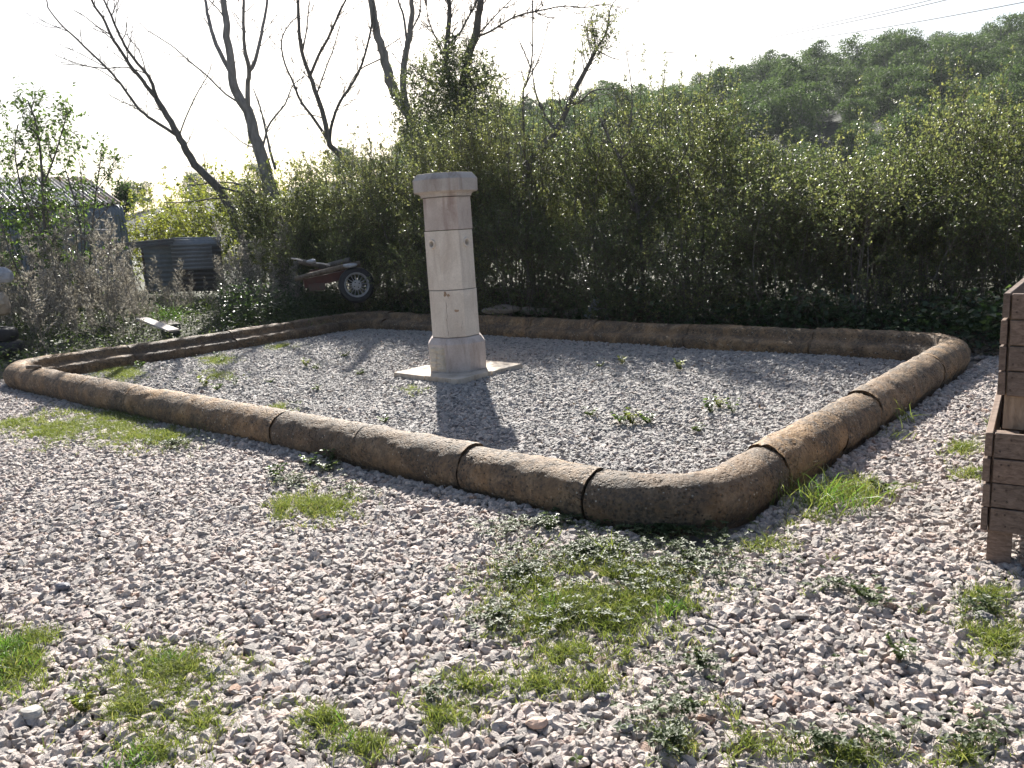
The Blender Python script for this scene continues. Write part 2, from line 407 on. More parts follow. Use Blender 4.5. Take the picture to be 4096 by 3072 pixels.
RIDGE = [(-1800, 990), (-600, 990), (0, 985), (350, 930), (600, 870), (900, 840), (1250, 770), (1700, 680), (2100, 600), (2480, 520), (3040, 435), (3500, 385), (4100, 340), (5200, 320), (7500, 400)]
RK = np.array([kx(p) for p, _ in RIDGE]); RE = np.array([(ray(p, q)[2])/ray(p, q)[1] for p, q in RIDGE])
HR = 150.
def hillz(x, y):
    k = x/np.maximum(y, 1); e = np.interp(k, RK, RE)
    top = 1.6+HR*e
    t = sstep(48, HR, y); back = 1-.35*sstep(HR, 420, y)
    n = 2.2*np.sin(x*.05+y*.03)*np.sin(y*.06)*t*(1-sstep(120, 150, y))
    return (-.6+(top+.6)*t*back+n)
v, f = gridmesh(np.concatenate([np.arange(-420, 420, 7.)]), np.concatenate([np.arange(46, 170, 4.), np.arange(175, 520, 20.)]), hillz)
tag(meshobj('hill', v, f, M_hill, smooth=True), kind='structure')

# ---------------------------------------------------------------- leaf and twig mesh generators
def nrm(a): return a/(np.linalg.norm(a, axis=-1, keepdims=True)+1e-9)
def rdir(n): return nrm(rng.normal(size=(n, 3)))
def leafgeo(P, D, L, W, N=None, fold=.18):
    n = len(P); D = nrm(D)
    if N is None: N = rdir(n)
    S = nrm(np.cross(D, N)); NN = np.cross(S, D); L = np.broadcast_to(L, (n,))[:, None]; W = np.broadcast_to(W, (n,))[:, None]
    V_ = np.stack([P, P+D*L*.45+S*W*.5+NN*W*fold, P+D*L-NN*L*.08, P+D*L*.45-S*W*.5+NN*W*fold], 1).reshape(-1, 3)
    b = np.arange(n)[:, None]*4
    F = np.concatenate([b+[0, 1, 2], b+[0, 2, 3]], 0)
    return V_, F
def bladegeo(P, D, L, W, bend):
    n = len(P); D = nrm(D); side = nrm(np.cross(D, rdir(n)*[1, 1, .1])); L = L[:, None]; W = W[:, None]
    G = np.stack([D[:, 0]*0+rng.normal(size=n), rng.normal(size=n), np.full(n, -.4)], 1); G = nrm(G)*bend[:, None]
    m1 = P+D*L*.45+G*L*.12; m2 = P+D*L*.8+G*L*.42; tip = P+D*L*.95+G*L*.8
    V_ = np.stack([P-side*W*.5, P+side*W*.5, m1-side*W*.42, m1+side*W*.42, m2-side*W*.25, m2+side*W*.25, tip], 1).reshape(-1, 3)
    b = np.arange(n)[:, None]*7
    F = np.concatenate([b+[0, 1, 3], b+[0, 3, 2], b+[2, 3, 5], b+[2, 5, 4], b+[4, 5, 6]], 0)
    return V_, F
def conegeo(P, Q, r):
    n = len(P); D = nrm(Q-P); A = nrm(np.cross(D, rdir(n))); B = np.cross(D, A); r = np.broadcast_to(r, (n,))[:, None]
    V_ = np.stack([P+A*r, P+(-.5*A+.866*B)*r, P+(-.5*A-.866*B)*r, Q+A*r*.4, Q+(-.5*A+.866*B)*r*.4, Q+(-.5*A-.866*B)*r*.4], 1).reshape(-1, 3)
    b = np.arange(n)[:, None]*6
    F = np.concatenate([b+[0, 1, 4], b+[0, 4, 3], b+[1, 2, 5], b+[1, 5, 4], b+[2, 0, 3], b+[2, 3, 5]], 0)
    return V_, F
def sprigs(P, D, L, nl, leafL, leafW, droop=0., upn=.6, tr=.004, bias=None):
    """twigs with alternate leaves. returns leaf verts, faces, rnd, twig verts, faces"""
    n = len(P); D = nrm(D); L = np.broadcast_to(L, (n,))
    Q = P+D*L[:, None]; tv, tf = conegeo(P, Q, tr)
    t = rng.uniform(.08, 1.02, (n, nl)); pos = P[:, None]+D[:, None]*(L[:, None]*t)[..., None]
    pd = np.cross(D[:, None], rng.normal(size=(n, nl, 3))); pd = nrm(pd)
    ld = nrm(D[:, None]*.55+pd*.95+np.array([0, 0, -droop]))
    N = nrm(rng.normal(size=(n, nl, 3))*(1-upn)+np.array([0, 0, 1.])*upn)
    s = rng.uniform(.65, 1.25, (n*nl))
    lv, lf = leafgeo(pos.reshape(-1, 3), ld.reshape(-1, 3), leafL*s, leafW*s, N.reshape(-1, 3))
    b = rng.uniform(0, 1, (n, 1))*.5+rng.uniform(0, 1, (n, nl))*.5
    if bias is not None: b = np.clip(b+bias[:, None], 0, 1)
    return lv, lf, np.repeat(b.reshape(-1), 4), tv, tf
def cat(parts):
    vs, fs, o = [], [], 0
    for v, f in parts:
        vs.append(np.asarray(v, float)); fs.append(np.asarray(f)+o); o += len(v)
    return np.concatenate(vs), np.concatenate(fs)
def curve(p0, p1, bow, n=5):
    p0 = np.array(p0, float); p1 = np.array(p1, float); t = np.linspace(0, 1, n)[:, None]
    return p0*(1-t)+p1*t+np.array(bow)*(4*t*(1-t))

def shrub(name, label, loc, H, R, nspr, nl, leafL, leafW, mat, cat_='shrub', group=None, zlow=.1, shoots=8, droop=0., stems=8, sl=(.22, .5), topsparse=.45, bias=0., flat=.35, bark=None):
    root = thing(name, label, cat_, loc, group=group)
    x0, y0, z0 = loc
    # lobes make the outline uneven
    nlobe = 9; la = rng.uniform(0, 2*math.pi, nlobe); lr = R*rng.uniform(.15, .75, nlobe); lz = rng.uniform(.3, .86, nlobe)*H
    lc = np.stack([lr*np.cos(la), lr*np.sin(la), lz], 1); ls = rng.uniform(.38, .62, nlobe)*R
    which = rng.integers(0, nlobe, nspr); d = rdir(nspr); rad = rng.uniform(0, 1, nspr)**.45
    P = lc[which]+d*rad[:, None]*ls[which][:, None]*np.array([1, 1, 1.15*max(1, H/(2.6*R))])
    # filler down the flanks
    k = int(nspr*flat); a = rng.uniform(0, 2*math.pi, k); rr = R*rng.uniform(.3, 1, k)**.5*.85; zz = H*rng.uniform(zlow, .75, k)
    P[:k] = np.stack([rr*np.cos(a), rr*np.sin(a), zz], 1)
    P[:, 2] = np.clip(P[:, 2], zlow*H*rng.uniform(.5, 2.5, nspr), H*rng.uniform(.85, 1.03, nspr))
    keep = (vnoise((P+[x0, y0, z0])*2.4, 31)+rng.uniform(-.12, .12, nspr) > .27) & (rng.uniform(0, 1, nspr) > topsparse*sstep(.6, 1.0, P[:, 2]/H))
    P = P[keep]; d = nrm(P*[1, 1, 0]+[0, 0, .01]); D = nrm(d*.5+rdir(len(P))*.7+[0, 0, .75])
    P = P+[x0, y0, z0]
    b = bias+rng.uniform(-.18, .18)+.1+.5*(vnoise(P*1.1, 5)-.5)
    lv, lf, rn, tv, tf = sprigs(P, D, rng.uniform(*sl, len(P)), nl, leafL, leafW, droop, bias=b)
    LV, RN = [(lv, lf)], [rn]; TV = [(tv, tf)]
    tips = []
    mb = MB()
    for s in range(stems):
        a = rng.uniform(0, 2*math.pi); r = R*rng.uniform(.1, .8)
        p1 = np.array([x0+r*math.cos(a), y0+r*math.sin(a), z0+H*rng.uniform(.6, .95)])
        p0 = np.array([x0+.35*r*math.cos(a), y0+.35*r*math.sin(a), z0-.1])
        pts = curve(p0, p1, rng.normal(size=3)*[.12, .12, .05]*H*.5, 6); rr = H*rng.uniform(.0035, .007)
        mb.tube(pts, np.linspace(rr, rr*.35, 6), 5); tips.append(pts[-1])
        for q in range(4):
            i = rng.integers(2, 5); e = pts[i]+rng.normal(size=3)*[.4, .4, .1]*R*.8+[0, 0, H*.15]
            mb.tube(curve(pts[i], e, rng.normal(size=3)*.06*R, 4), np.linspace(rr*.45, rr*.15, 4), 4)
    for s in range(shoots):                       # upright shoots above the outline
        c = lc[rng.integers(0, nlobe)]; a = rng.uniform(0, 2*math.pi)
        p0 = np.array([x0+c[0]+.3*R*math.cos(a), y0+c[1]+.3*R*math.sin(a), z0+H*rng.uniform(.62, .88)])
        ln = H*rng.uniform(.16, .42); dr = nrm(np.array([rng.normal()*.16, rng.normal()*.16, 1.]))
        pts = curve(p0, p0+dr*ln, rng.normal(size=3)*.05*ln, 5); mb.tube(pts, np.linspace(.006, .003, 5), 3)
        m = int(ln*16)+3; t = rng.uniform(0, 1, m)**.8; PP = p0+dr*ln*t[:, None]
        v_, f_, r_, a_, b_ = sprigs(PP, nrm(rdir(m)*.8+[0, 0, .5]), rng.uniform(.05, .16, m)*(1.25-t), 4, leafL*.85, leafW*.85, droop, tr=.0025, bias=np.full(m, .2+bias))
        LV.append((v_, f_)); RN.append(r_); TV.append((a_, b_))
    lv, lf = cat(LV); meshobj('crown', lv, lf, mat, root, rnd=np.concatenate(RN))['kind'] = 'stuff'
    tv, tf = cat(TV); meshobj('twigs', tv, tf, bark or M_twig, root)['kind'] = 'stuff'
    mb.build('stems', bark or M_barkd, root)['kind'] = 'stuff'
    return root

# ---------------------------------------------------------------- pines on the hill
def pine_proto():
    root = thing('pine_tree', 'dark green round-crowned pine on the distant wooded hillside', 'pine tree', (0, 0, 0), group='pines on the far hillside')
    H = 7.; lv = []; tr = []
    nb = rng.integers(18, 24)
    for b in range(nb):
        h = rng.uniform(.26, .95); rr = 2.3*math.sqrt(max(0, 1-((h-.55)/.52)**2))*rng.uniform(.3, 1); a = rng.uniform(0, 2*math.pi)
        c = np.array([rr*math.cos(a), rr*math.sin(a), H*h]); s = rng.uniform(.85, 1.5)
        n = 230; d = rdir(n); d[:, 2] = np.where(d[:, 2] < -.75, -d[:, 2], d[:, 2])
        P = c+d*np.array([s, s, s*.8])*rng.uniform(.5, 1, (n, 1))
        v_, f_ = leafgeo(P, nrm(d*.35+rdir(n)+[0, 0, .3]), rng.uniform(.18, .4, n), rng.uniform(.07, .14, n))
        lv.append((v_, f_))
        tr.append((np.array([0, 0, H*max(.2, h-.25)]), c))
    v_, f_ = cat(lv); n = len(v_)//4
    cr = meshobj('crown', v_, f_, M_pine, root, rnd=np.repeat(np.clip(rng.normal(.5, .25, n), 0, 1), 4))
    mb = MB(); mb.tube([(0, 0, -1), (.1, 0, 2), (.15, .1, 4.2), (.05, .05, 6.3)], [.2, .16, .11, .04], 5)
    for a, b in tr: mb.tube(curve(a, b, (0, 0, -.2), 3), [.07, .05, .02], 3)
    tk = mb.build('trunk', M_bark, root)
    cr['kind'] = 'stuff'; KIDS[root.name] = [cr, tk]; return root
protos = [pine_proto() for _ in range(6)]
cand = []
for Yr in np.concatenate([[62, 68, 75, 83], np.arange(90, 156, 6.5)]):
    step = 5.0+Yr*.012
    for X in np.arange(-.62*Yr-8, .72*Yr+8, step):
        cand.append((X+random.uniform(-1.8, 1.8), Yr+random.uniform(-2.5, 2.5)))
sel = []
for X, Y in cand:
    k = X/Y; e = np.interp(k, RK, RE)
    if k < -.12 and random.random() < .7: continue
    if k < -.2 and Y < 110: continue
    if k < -.1 and Y < 78: continue
    if Y < 75 and random.random() < .3: continue
    sel.append((X, Y))
random.shuffle(sel); sel = sel[:296]
for i, (X, Y) in enumerate(sel):
    o = protos[i] if i < 6 else copy_tree(protos[i % 6])
    s = random.uniform(.85, 1.3)*(.8 if Y < 85 else 1)
    if X/Y < -.1: s *= .8
    o.location = (X, Y, float(hillz(np.array([X]), np.array([Y]))[0])-.4); o.rotation_euler = (0, 0, random.uniform(0, 6.28)); o.scale = (s*1.05, s*1.05, s*random.uniform(.8, 1.05))

# ---------------------------------------------------------------- hedge
ORD = 'first second third fourth fifth sixth seventh eighth ninth tenth eleventh twelfth thirteenth fourteenth'.split()
HL = 'dense small-leaved shrub in the wild hedge behind the stone border'
HTOP = [(900, 760), (1150, 690), (1300, 640), (1500, 570), (1700, 505), (1900, 480), (2100, 420), (2300, 385), (2500, 390), (2700, 345), (2900, 380), (3020, 470), (3100, 640), (3200, 680), (3430, 680), (3520, 600), (3640, 490), (3760, 400), (3900, 390), (4100, 350), (4400, 340), (4800, 340)]
HY = [(1000, 18), (1150, 17.6), (1500, 16.6), (1800, 15.2), (2200, 13.8), (2600, 12.9), (3000, 12.1), (3400, 11.5), (3800, 11.2), (4200, 11.0), (4800, 10.8)]
def htop(px, Y):
    py = np.interp(px, *zip(*HTOP)); return float(at(px, py, Y)[2])
px = 1180.
main = []
while px < 4750:
    Y = float(np.interp(px, *zip(*HY))); main.append((px, Y)); px += 1.25*PX_F/Y*random.uniform(.85, 1.15)
for i, (p, Y) in enumerate(main):
    X = kx(p)*Y; z0 = float(tz(X, Y)); H = htop(p, Y)-z0-.05
    shrub('hedge_shrub', f'tall leafy shrub of the main hedge row, {ORD[i]} from the left', (X, Y, z0), H, 1.2, 1750, 15, .040, .025, M_hedge, group='shrubs of the wild hedge', shoots=30, bias=.02)
for i, (p, Y) in enumerate(main):                 # lower growth in front
    p2 = p+random.uniform(-60, 60); Y2 = Y-1.15-random.uniform(0, .35); X = kx(p2)*Y2; z0 = float(tz(X, Y2))
    shrub('hedge_shrub', f'low dark bush at the shaded foot of the hedge, {ORD[i]} from the left', (X, Y2, z0), random.uniform(1.5, 2.1),    .8, 700, 13, .042, .026, M_hedge, group='low bushes along the hedge foot', shoots=4, bias=-.1, stems=6, zlow=.06, topsparse=.2)
for i in range(0, len(main)):                  # behind, closing gaps
    p, Y = main[i]; Y2 = Y+1.9; p2 = p+random.uniform(-80, 80); X = kx(p2)*Y2; z0 = float(tz(X, Y2))
    H = max(1.8, htop(p2, Y2)-z0-.25)
    shrub('hedge_shrub', HL, (X, Y2, z0), H, 1.5, 700, 13, .058, .036, M_hedge, group='shrubs of the wild hedge', shoots=10, bias=.12)
    Y3 = Y+3.8; X = kx(p-60)*Y3  # extra scrub row, added so sunlit ground does not shine through the hedge
    shrub('added_scrub_bush', 'low scrub bush added behind the wild hedge to stop light showing through', (X, Y3, float(tz(X, Y3))), random.uniform(1.9, 2.5), 1.9, 420, 12, .085, .055, M_bramble, cat_='bush', group='scrub added behind the hedge', shoots=2, zlow=.04)

# ---------------------------------------------------------------- bare and ivy-clad trees behind the hedge
def zA(p): return (p[0]/1.58, p[1]/1.58)
def zB(p): return (1200+p[0]/1.659, p[1]/1.659)
def spline(P, n):
    P = np.asarray(P, float); m = len(P)
    if m < 3: return np.array([P[0]+(P[-1]-P[0])*t for t in np.linspace(0, 1, n)])
    out = []; t = np.linspace(0, m-1-1e-6, n)
    for tt in t:
        i = int(tt); f = tt-i; p0 = P[max(i-1, 0)]; p1 = P[i]; p2 = P[min(i+1, m-1)]; p3 = P[min(i+2, m-1)]
        out.append(.5*((2*p1)+(-p0+p2)*f+(2*p0-5*p1+4*p2-p3)*f*f+(-p0+3*p1-3*p2+p3)*f**3))
    return np.array(out)
def bare_tree(name, label, Y, branches, conv, bark=M_bark, twigs=1.0, base=None, twl=(.35, 1.1), cat_='tree', extra_up=True):
    b0 = [conv(q) for q in branches[0][0]]
    p0 = at(b0[0][0], b0[0][1], Y); z0 = float(tz(p0[0], Y)); bx = p0[0] if base is None else kx(base)*Y
    root = thing(name, label, cat_, (bx, Y, z0))
    MT = MB(); MTw = MB()
    dcache = {}
    for bi, (pp, r0, r1) in enumerate(branches):
        pts = []
        yy = Y
        key = pp[0]
        ystart = dcache.get(key, Y)
        drift = random.uniform(-.6, .6) if bi else random.uniform(-.2, .2)
        for j, q in enumerate(pp):
            yq = ystart+drift*j/len(pp)*min(1.5, len(pp)/4); a, b = conv(q); pts.append(at(a, b, yq)); dcache.setdefault(q, yq)
        if bi == 0:
            pts = [np.array([bx, Y, z0-.2])]+pts
        if conv(pp[-1])[1] < 40 and extra_up:      # carry on above the frame
            d = pts[-1]-pts[-2]; d = d/np.linalg.norm(d)
            pts += [pts[-1]+d*.5+rng.normal(size=3)*.05, pts[-1]+d*.9+rng.normal(size=3)*.1]; r1 = r1*.6
        n = max(6, len(pts)*3); sp = spline(pts, n); rr = np.linspace(r0, r1, n)
        sp = sp+rng.normal(size=sp.shape)*rr[:, None]*.12
        if bi == 0: MT.tube(sp, rr, 8 if r0 > .05 else 5)
        else: MB().tube(sp, rr, 8 if r0 > .05 else 5).build('branch', bark, root, smooth=True)
        L = np.linalg.norm(np.diff(sp, axis=0), axis=1).sum()
        nt_ = int(L*4.6*twigs) if r0 < .09 else int(L*1.8*twigs)
        for k in range(nt_):
            i = rng.integers(int(n*.15), n-1); T = sp[min(i+1, n-1)]-sp[i]; T = T/(np.linalg.norm(T)+1e-6)
            sdir = nrm(np.cross(T, rng.normal(size=3))); d = nrm(T*.8+sdir*.75+np.array([0, 0, .35]))
            ln = rng.uniform(*twl)*(1.1 if r0 > .03 else .6); rt = min(rr[i]*.6, .0125)
            e = sp[i]+d*ln; c = curve(sp[i], e, rng.normal(size=3)*.06*ln+np.array([0, 0, -.05*ln]), 5)
            MTw.tube(c, np.linspace(rt, .0045, 5), 3, cap=False)
            for q in range(rng.integers(1, 4)):
                a = c[rng.integers(1, 4)]; e2 = a+nrm(d+nrm(rng.normal(size=3))*.8)*ln*rng.uniform(.25, .55)
                MTw.tube(curve(a, e2, rng.normal(size=3)*.03*ln, 3), [rt*.7, rt*.55, .004], 3, cap=False)
    MT.build('trunk', bark, root, smooth=True)
    if MTw.v: MTw.build('twigs', bark, root)['kind'] = 'stuff'
    return root
bare_tree('bare_tree', 'slender leafless tree leaning far left with forked grey limbs', 19, [
    ([(1540, 1500), (1500, 1420), (1440, 1280), (1340, 1150), (1230, 1040), (1180, 950), (1130, 862), (1060, 740), (990, 620)], .125, .06),
    ([(990, 620), (940, 560), (880, 480), (820, 410), (770, 330), (700, 220), (660, 130), (600, 40), (575, -20)], .05, .024),
    ([(990, 620), (960, 530), (925, 465), (860, 390), (790, 290), (740, 190), (700, 90), (650, -10)], .045, .022),
    ([(1130, 862), (1000, 780), (900, 710), (840, 640), (770, 540), (680, 435), (560, 320), (480, 240), (400, 170), (310, 60), (295, 0)], .042, .011),
    ([(680, 435), (600, 425), (520, 410), (390, 365), (340, 340)], .014, .007),
    ([(770, 540), (690, 480), (600, 430), (480, 410), (400, 408)], .014, .006),
    ([(1130, 862), (1180, 730), (1240, 600), (1310, 480), (1340, 400)], .018, .007),
    ([(925, 465), (880, 320), (810, 230), (795, 130)], .014, .006),
    ([(700, 220), (620, 170), (530, 100), (470, 65)], .015, .006),
    ([(925, 465), (820, 430), (740, 425), (680, 435)], .014, .009),
    ([(400, 170), (300, 170), (240, 145), (205, 150)], .01, .005),
    ([(1340, 1150), (1420, 1190), (1520, 1220), (1600, 1290)], .03, .014),
    ([(1480, 1250), (1340, 1255), (1200, 1275), (1040, 1280)], .022, .01),
    ([(1620, 1240), (1560, 1180), (1420, 1150), (1210, 1170)], .03, .012)], zA, M_barkd, .8, twl=(.3, .9))
bare_tree('bare_tree', 'tall leafless grey tree whose trunk divides into several upright limbs left of the column', 19.5, [
    ([(1750, 1500), (1730, 1300), (1700, 1170), (1670, 1060), (1640, 950), (1600, 830), (1570, 700), (1500, 600), (1470, 480), (1450, 330), (1430, 130), (1410, -10)], .2, .075),
    ([(1470, 480), (1380, 310), (1340, 200), (1310, 80), (1295, -10)], .055, .035),
    ([(1570, 700), (1565, 540), (1575, 450), (1550, 330), (1540, 200), (1540, -10)], .06, .03),
    ([(1575, 450), (1610, 400), (1640, 270), (1670, 130), (1690, -10)], .05, .03),
    ([(1500, 640), (1420, 590), (1310, 480), (1200, 390), (1100, 300), (1010, 240), (930, 190), (850, 110)], .026, .007),
    ([(1660, 930), (1700, 790), (1800, 660), (1850, 540), (1930, 480)], .03, .009),
    ([(1620, 940), (1540, 905), (1470, 850), (1400, 790), (1340, 730)], .017, .006),
    ([(1740, 1070), (1710, 970), (1680, 840), (1650, 700), (1600, 560)], .04, .013),
    ([(1540, 200), (1500, 140), (1460, 60)], .013, .006),
    ([(1430, 130), (1380, 60), (1330, 10)], .018, .01)], zA, M_bark, .55, twl=(.3, .9))
bare_tree('bare_tree', 'thin many-branched bare tree between the grey tree and the stone column', 21, [
    ([(2330, 1150), (2240, 1060), (2120, 950), (2080, 900), (2050, 750), (2000, 600), (1960, 480), (1910, 340), (1890, 180), (1885, -10)], .09, .04),
    ([(1960, 480), (2020, 340), (2080, 230), (2130, 120), (2190, -10)], .04, .026),
    ([(2080, 900), (1990, 760), (1900, 640), (1860, 540), (1800, 400), (1780, 250), (1850, 130), (1930, 90)], .045, .008),
    ([(2080, 900), (2100, 770), (2150, 640), (2260, 470), (2330, 250), (2360, 60)], .045, .028),
    ([(2000, 600), (2060, 430), (2110, 300), (2150, 150)], .022, .012),
    ([(1910, 340), (1935, 200), (1950, 60), (1960, -10)], .022, .015),
    ([(2050, 750), (1940, 720), (1820, 740), (1730, 720)], .016, .006)], zA, M_barkd, 1.1)
bare_tree('bare_tree', 'pair of thick grey trunks rising together out of frame left of the column top', 21.5, [
    ([(760, 900), (640, 640), (590, 500), (560, 380), (530, 280), (490, 120), (475, -20)], .15, .11),
    ([(760, 900), (690, 620), (690, 450), (710, 320), (730, 220), (745, 80), (740, -20)], .095, .07),
    ([(710, 320), (690, 120), (660, 30), (650, -20)], .035, .025),
    ([(730, 220), (790, 100), (800, -10)], .025, .015),
    ([(560, 320), (640, 270), (720, 220), (930, 150)], .015, .007),
    ([(560, 380), (400, 460), (330, 560), (300, 650)], .022, .009),
    ([(690, 450), (600, 330), (540, 150)], .014, .007)], zB, M_bark, .9)
tE = bare_tree('ivy_tree', 'tall tree behind the column with its forked trunk wrapped in scrubby climbers', 20, [
    ([(1130, 1200), (1110, 1050), (1100, 850), (1080, 700), (1090, 500), (1110, 400), (1160, 250), (1190, 80), (1200, -20)], .16, .085),
    ([(1080, 700), (1000, 550), (970, 400), (980, 250), (990, 80), (985, -20)], .08, .055),
    ([(1160, 250), (1280, 200), (1430, 110), (1600, 70), (1750, 40), (1900, 50)], .03, .008),
    ([(980, 250), (1050, 230), (1110, 130), (1180, 0)], .03, .018),
    ([(1160, 250), (1300, 100), (1400, 0)], .02, .009),
    ([(970, 400), (900, 250), (850, 120), (840, 0)], .02, .009),
    ([(1080, 700), (1200, 560), (1320, 500), (1400, 560)], .025, .008),
    ([(1100, 850), (1250, 760), (1350, 690)], .025, .008),
    ([(1090, 600), (930, 560), (800, 500), (740, 430)], .025, .008),
    ([(1000, 550), (880, 620), (760, 640)], .02, .008)], zB, M_barkd, 3.2, twl=(.4, 1.1))
def leafcloud(root, cloud, Y, n, nl, L, W, mat, sp=.5, name='foliage', conv=zB, bias=0.):
    P = []
    for (cx, cy, rx, ry, wt) in cloud:
        m = int(n*wt); a = rng.uniform(0, 2*math.pi, m); r = rng.uniform(0, 1, m)**.6
        for i in range(m):
            q = conv((cx+rx*r[i]*math.cos(a[i]), cy+ry*r[i]*math.sin(a[i]))); P.append(at(q[0], q[1], Y+rng.normal()*sp))
    P = np.array(P); lv, lf, rn, tv, tf = sprigs(P, nrm(rdir(len(P))*.8+[0, 0, .6]), rng.uniform(.15, .45, len(P)), nl, L, W, bias=np.full(len(P), bias))
    meshobj(name, lv, lf, mat, root, rnd=rn)['kind'] = 'stuff'; meshobj('sprays', tv, tf, M_barkd, root)['kind'] = 'stuff'
leafcloud(tE, [(1040, 470, 260, 210, .17), (1000, 640, 380, 260, .38), (1060, 880, 460, 240, .45)], 20, 2700, 9, .06, .036, M_hedge, .7)
tF = bare_tree('leaning_tree', 'thin dark tree leaning right above the hedge with a leafy tuft at its top', 14.4, [
    ([(1500, 1180), (1580, 1030), (1700, 870), (1780, 700), (1850, 550), (1920, 420), (1960, 330)], .075, .028),
    ([(1960, 330), (1950, 220), (1930, 100)], .016, .006), ([(1960, 330), (2030, 220), (2060, 60), (2095, 0)], .016, .006),
    ([(1780, 700), (1850, 680), (1950, 600), (2100, 590)], .025, .008), ([(1960, 330), (2060, 380), (2130, 400)], .013, .006),
    ([(1700, 870), (1620, 760), (1560, 600), (1540, 450)], .03, .008)], zB, M_barkd, 1.4, twl=(.2, .6), extra_up=False)
leafcloud(tF, [(1940, 200, 50, 110, .3), (2040, 200, 50, 150, .35), (1970, 330, 90, 60, .35)], 14.4, 190, 6, .042, .026, M_hedge, .22, bias=.2)
bare_tree('sapling', 'thin bare upright whips rising from the hedge right of the ivy tree', 14.8, [
    ([(1480, 760), (1500, 560), (1530, 450), (1545, 280), (1540, 0)], .022, .01),
    ([(1530, 450), (1470, 300), (1410, 180)], .012, .005), ([(1500, 560), (1600, 350), (1650, 120)], .013, .005)], zB, M_barkd, 1.0, twl=(.2, .6), extra_up=False)
# long branches arching through the hedge top at the right
bare_tree('sapling', 'dark arching sapling in the hedge below the pine hill', 12.4, [
    ([(2560, 900), (2480, 640), (2430, 540), (2400, 470)], .03, .012), ([(2480, 640), (2560, 580), (2640, 600)], .014, .006), ([(2480, 640), (2530, 420), (2500, 180)], .014, .005),
    ([(2560, 900), (2720, 650), (2760, 560)], .02, .008)], lambda p: p, M_barkd, 1.4, twl=(.2, .6), extra_up=False)

# ---------------------------------------------------------------- bushes at the left
def place_shrub(name, label, px, Y, toppy, R, **kw):
    X = kx(px)*Y; z0 = float(tz(X, Y)); H = float(at(px, toppy, Y)[2])-z0
    return shrub(name, label, (X, Y, z0), H, R, **kw)
for k, (px_, Y_, tp, R_, lab) in enumerate([
        (600, 23, 800, 1.5, 'yellow-green bush just right of the corrugated shed'), (800, 22, 740, 1.6, 'yellow-green bush behind the corrugated sheets, under the leaning tree'),
        (1010, 21, 690, 1.6, 'yellow-green bush at the foot of the tall grey tree'), (1200, 20, 660, 1.5, 'yellow-green bush where the sheets give way to the hedge')]):
    place_shrub('bush', lab, px_, Y_, tp, R_, nspr=620, nl=11, leafL=.085, leafW=.05, mat=M_bright, cat_='bush', shoots=10, bias=.1, sl=(.3, .6))
place_shrub('leafy_bush', 'fresh green leafy bush hiding the left end of the corrugated shed', 40, 15.5, 560, 1.6, nspr=380, nl=12, leafL=.095, leafW=.042, mat=M_leftleaf, cat_='bush', shoots=8, droop=.7, topsparse=.6)
place_shrub('leafy_bush', 'green drooping-leaved bush with tall sparse top in front of the corrugated roof', 200, 14.6, 560, 1.1, nspr=150, nl=10, leafL=.095, leafW=.04, mat=M_leftleaf, cat_='bush', shoots=8, droop=.8, topsparse=.5)
def spray_tree(name, label, Y, branches, conv, cloud, n, L, W, mat):
    r = bare_tree(name, label, Y, branches, conv, M_barkd, .8, twl=(.15, .5), extra_up=False)
    leafcloud(r, cloud, Y, n, 8, L, W, mat, .25, conv=conv); return r
idc = lambda p: p
spray_tree('young_tree', 'young tree with hanging leaves standing against the white sky at the far left', 14.2,
    [([(190, 1150), (180, 950), (170, 750), (160, 600), (140, 480), (110, 400)], .035, .01), ([(170, 750), (220, 620), (260, 480), (262, 420)], .018, .006), ([(180, 950), (100, 800), (60, 620), (70, 500)], .02, .006)],
    idc, [(110, 420, 60, 35, .16), (130, 510, 60, 50, .18), (255, 470, 45, 80, .22), (90, 580, 80, 60, .22), (230, 600, 90, 60, .22)], 150, .085, .036, M_leftleaf)
spray_tree('young_tree', 'sparse wispy young tree beside the right end of the shed roof', 15.5,
    [([(360, 1100), (370, 900), (385, 760), (400, 660), (405, 590)], .02, .006), ([(385, 760), (430, 700), (465, 650)], .01, .004), ([(370, 900), (440, 820), (520, 700)], .012, .004)],
    idc, [(405, 620, 18, 45, .2), (420, 700, 50, 50, .3), (400, 800, 60, 60, .3), (465, 660, 15, 30, .2)], 60, .075, .034, M_leftleaf)
spray_tree('conifer', 'small dark upright conifer standing beyond the shed', 30,
    [([(500, 900), (500, 830), (500, 760)], .06, .02)], idc, [(500, 800, 32, 55, 1.)], 260, .11, .06, M_pine)

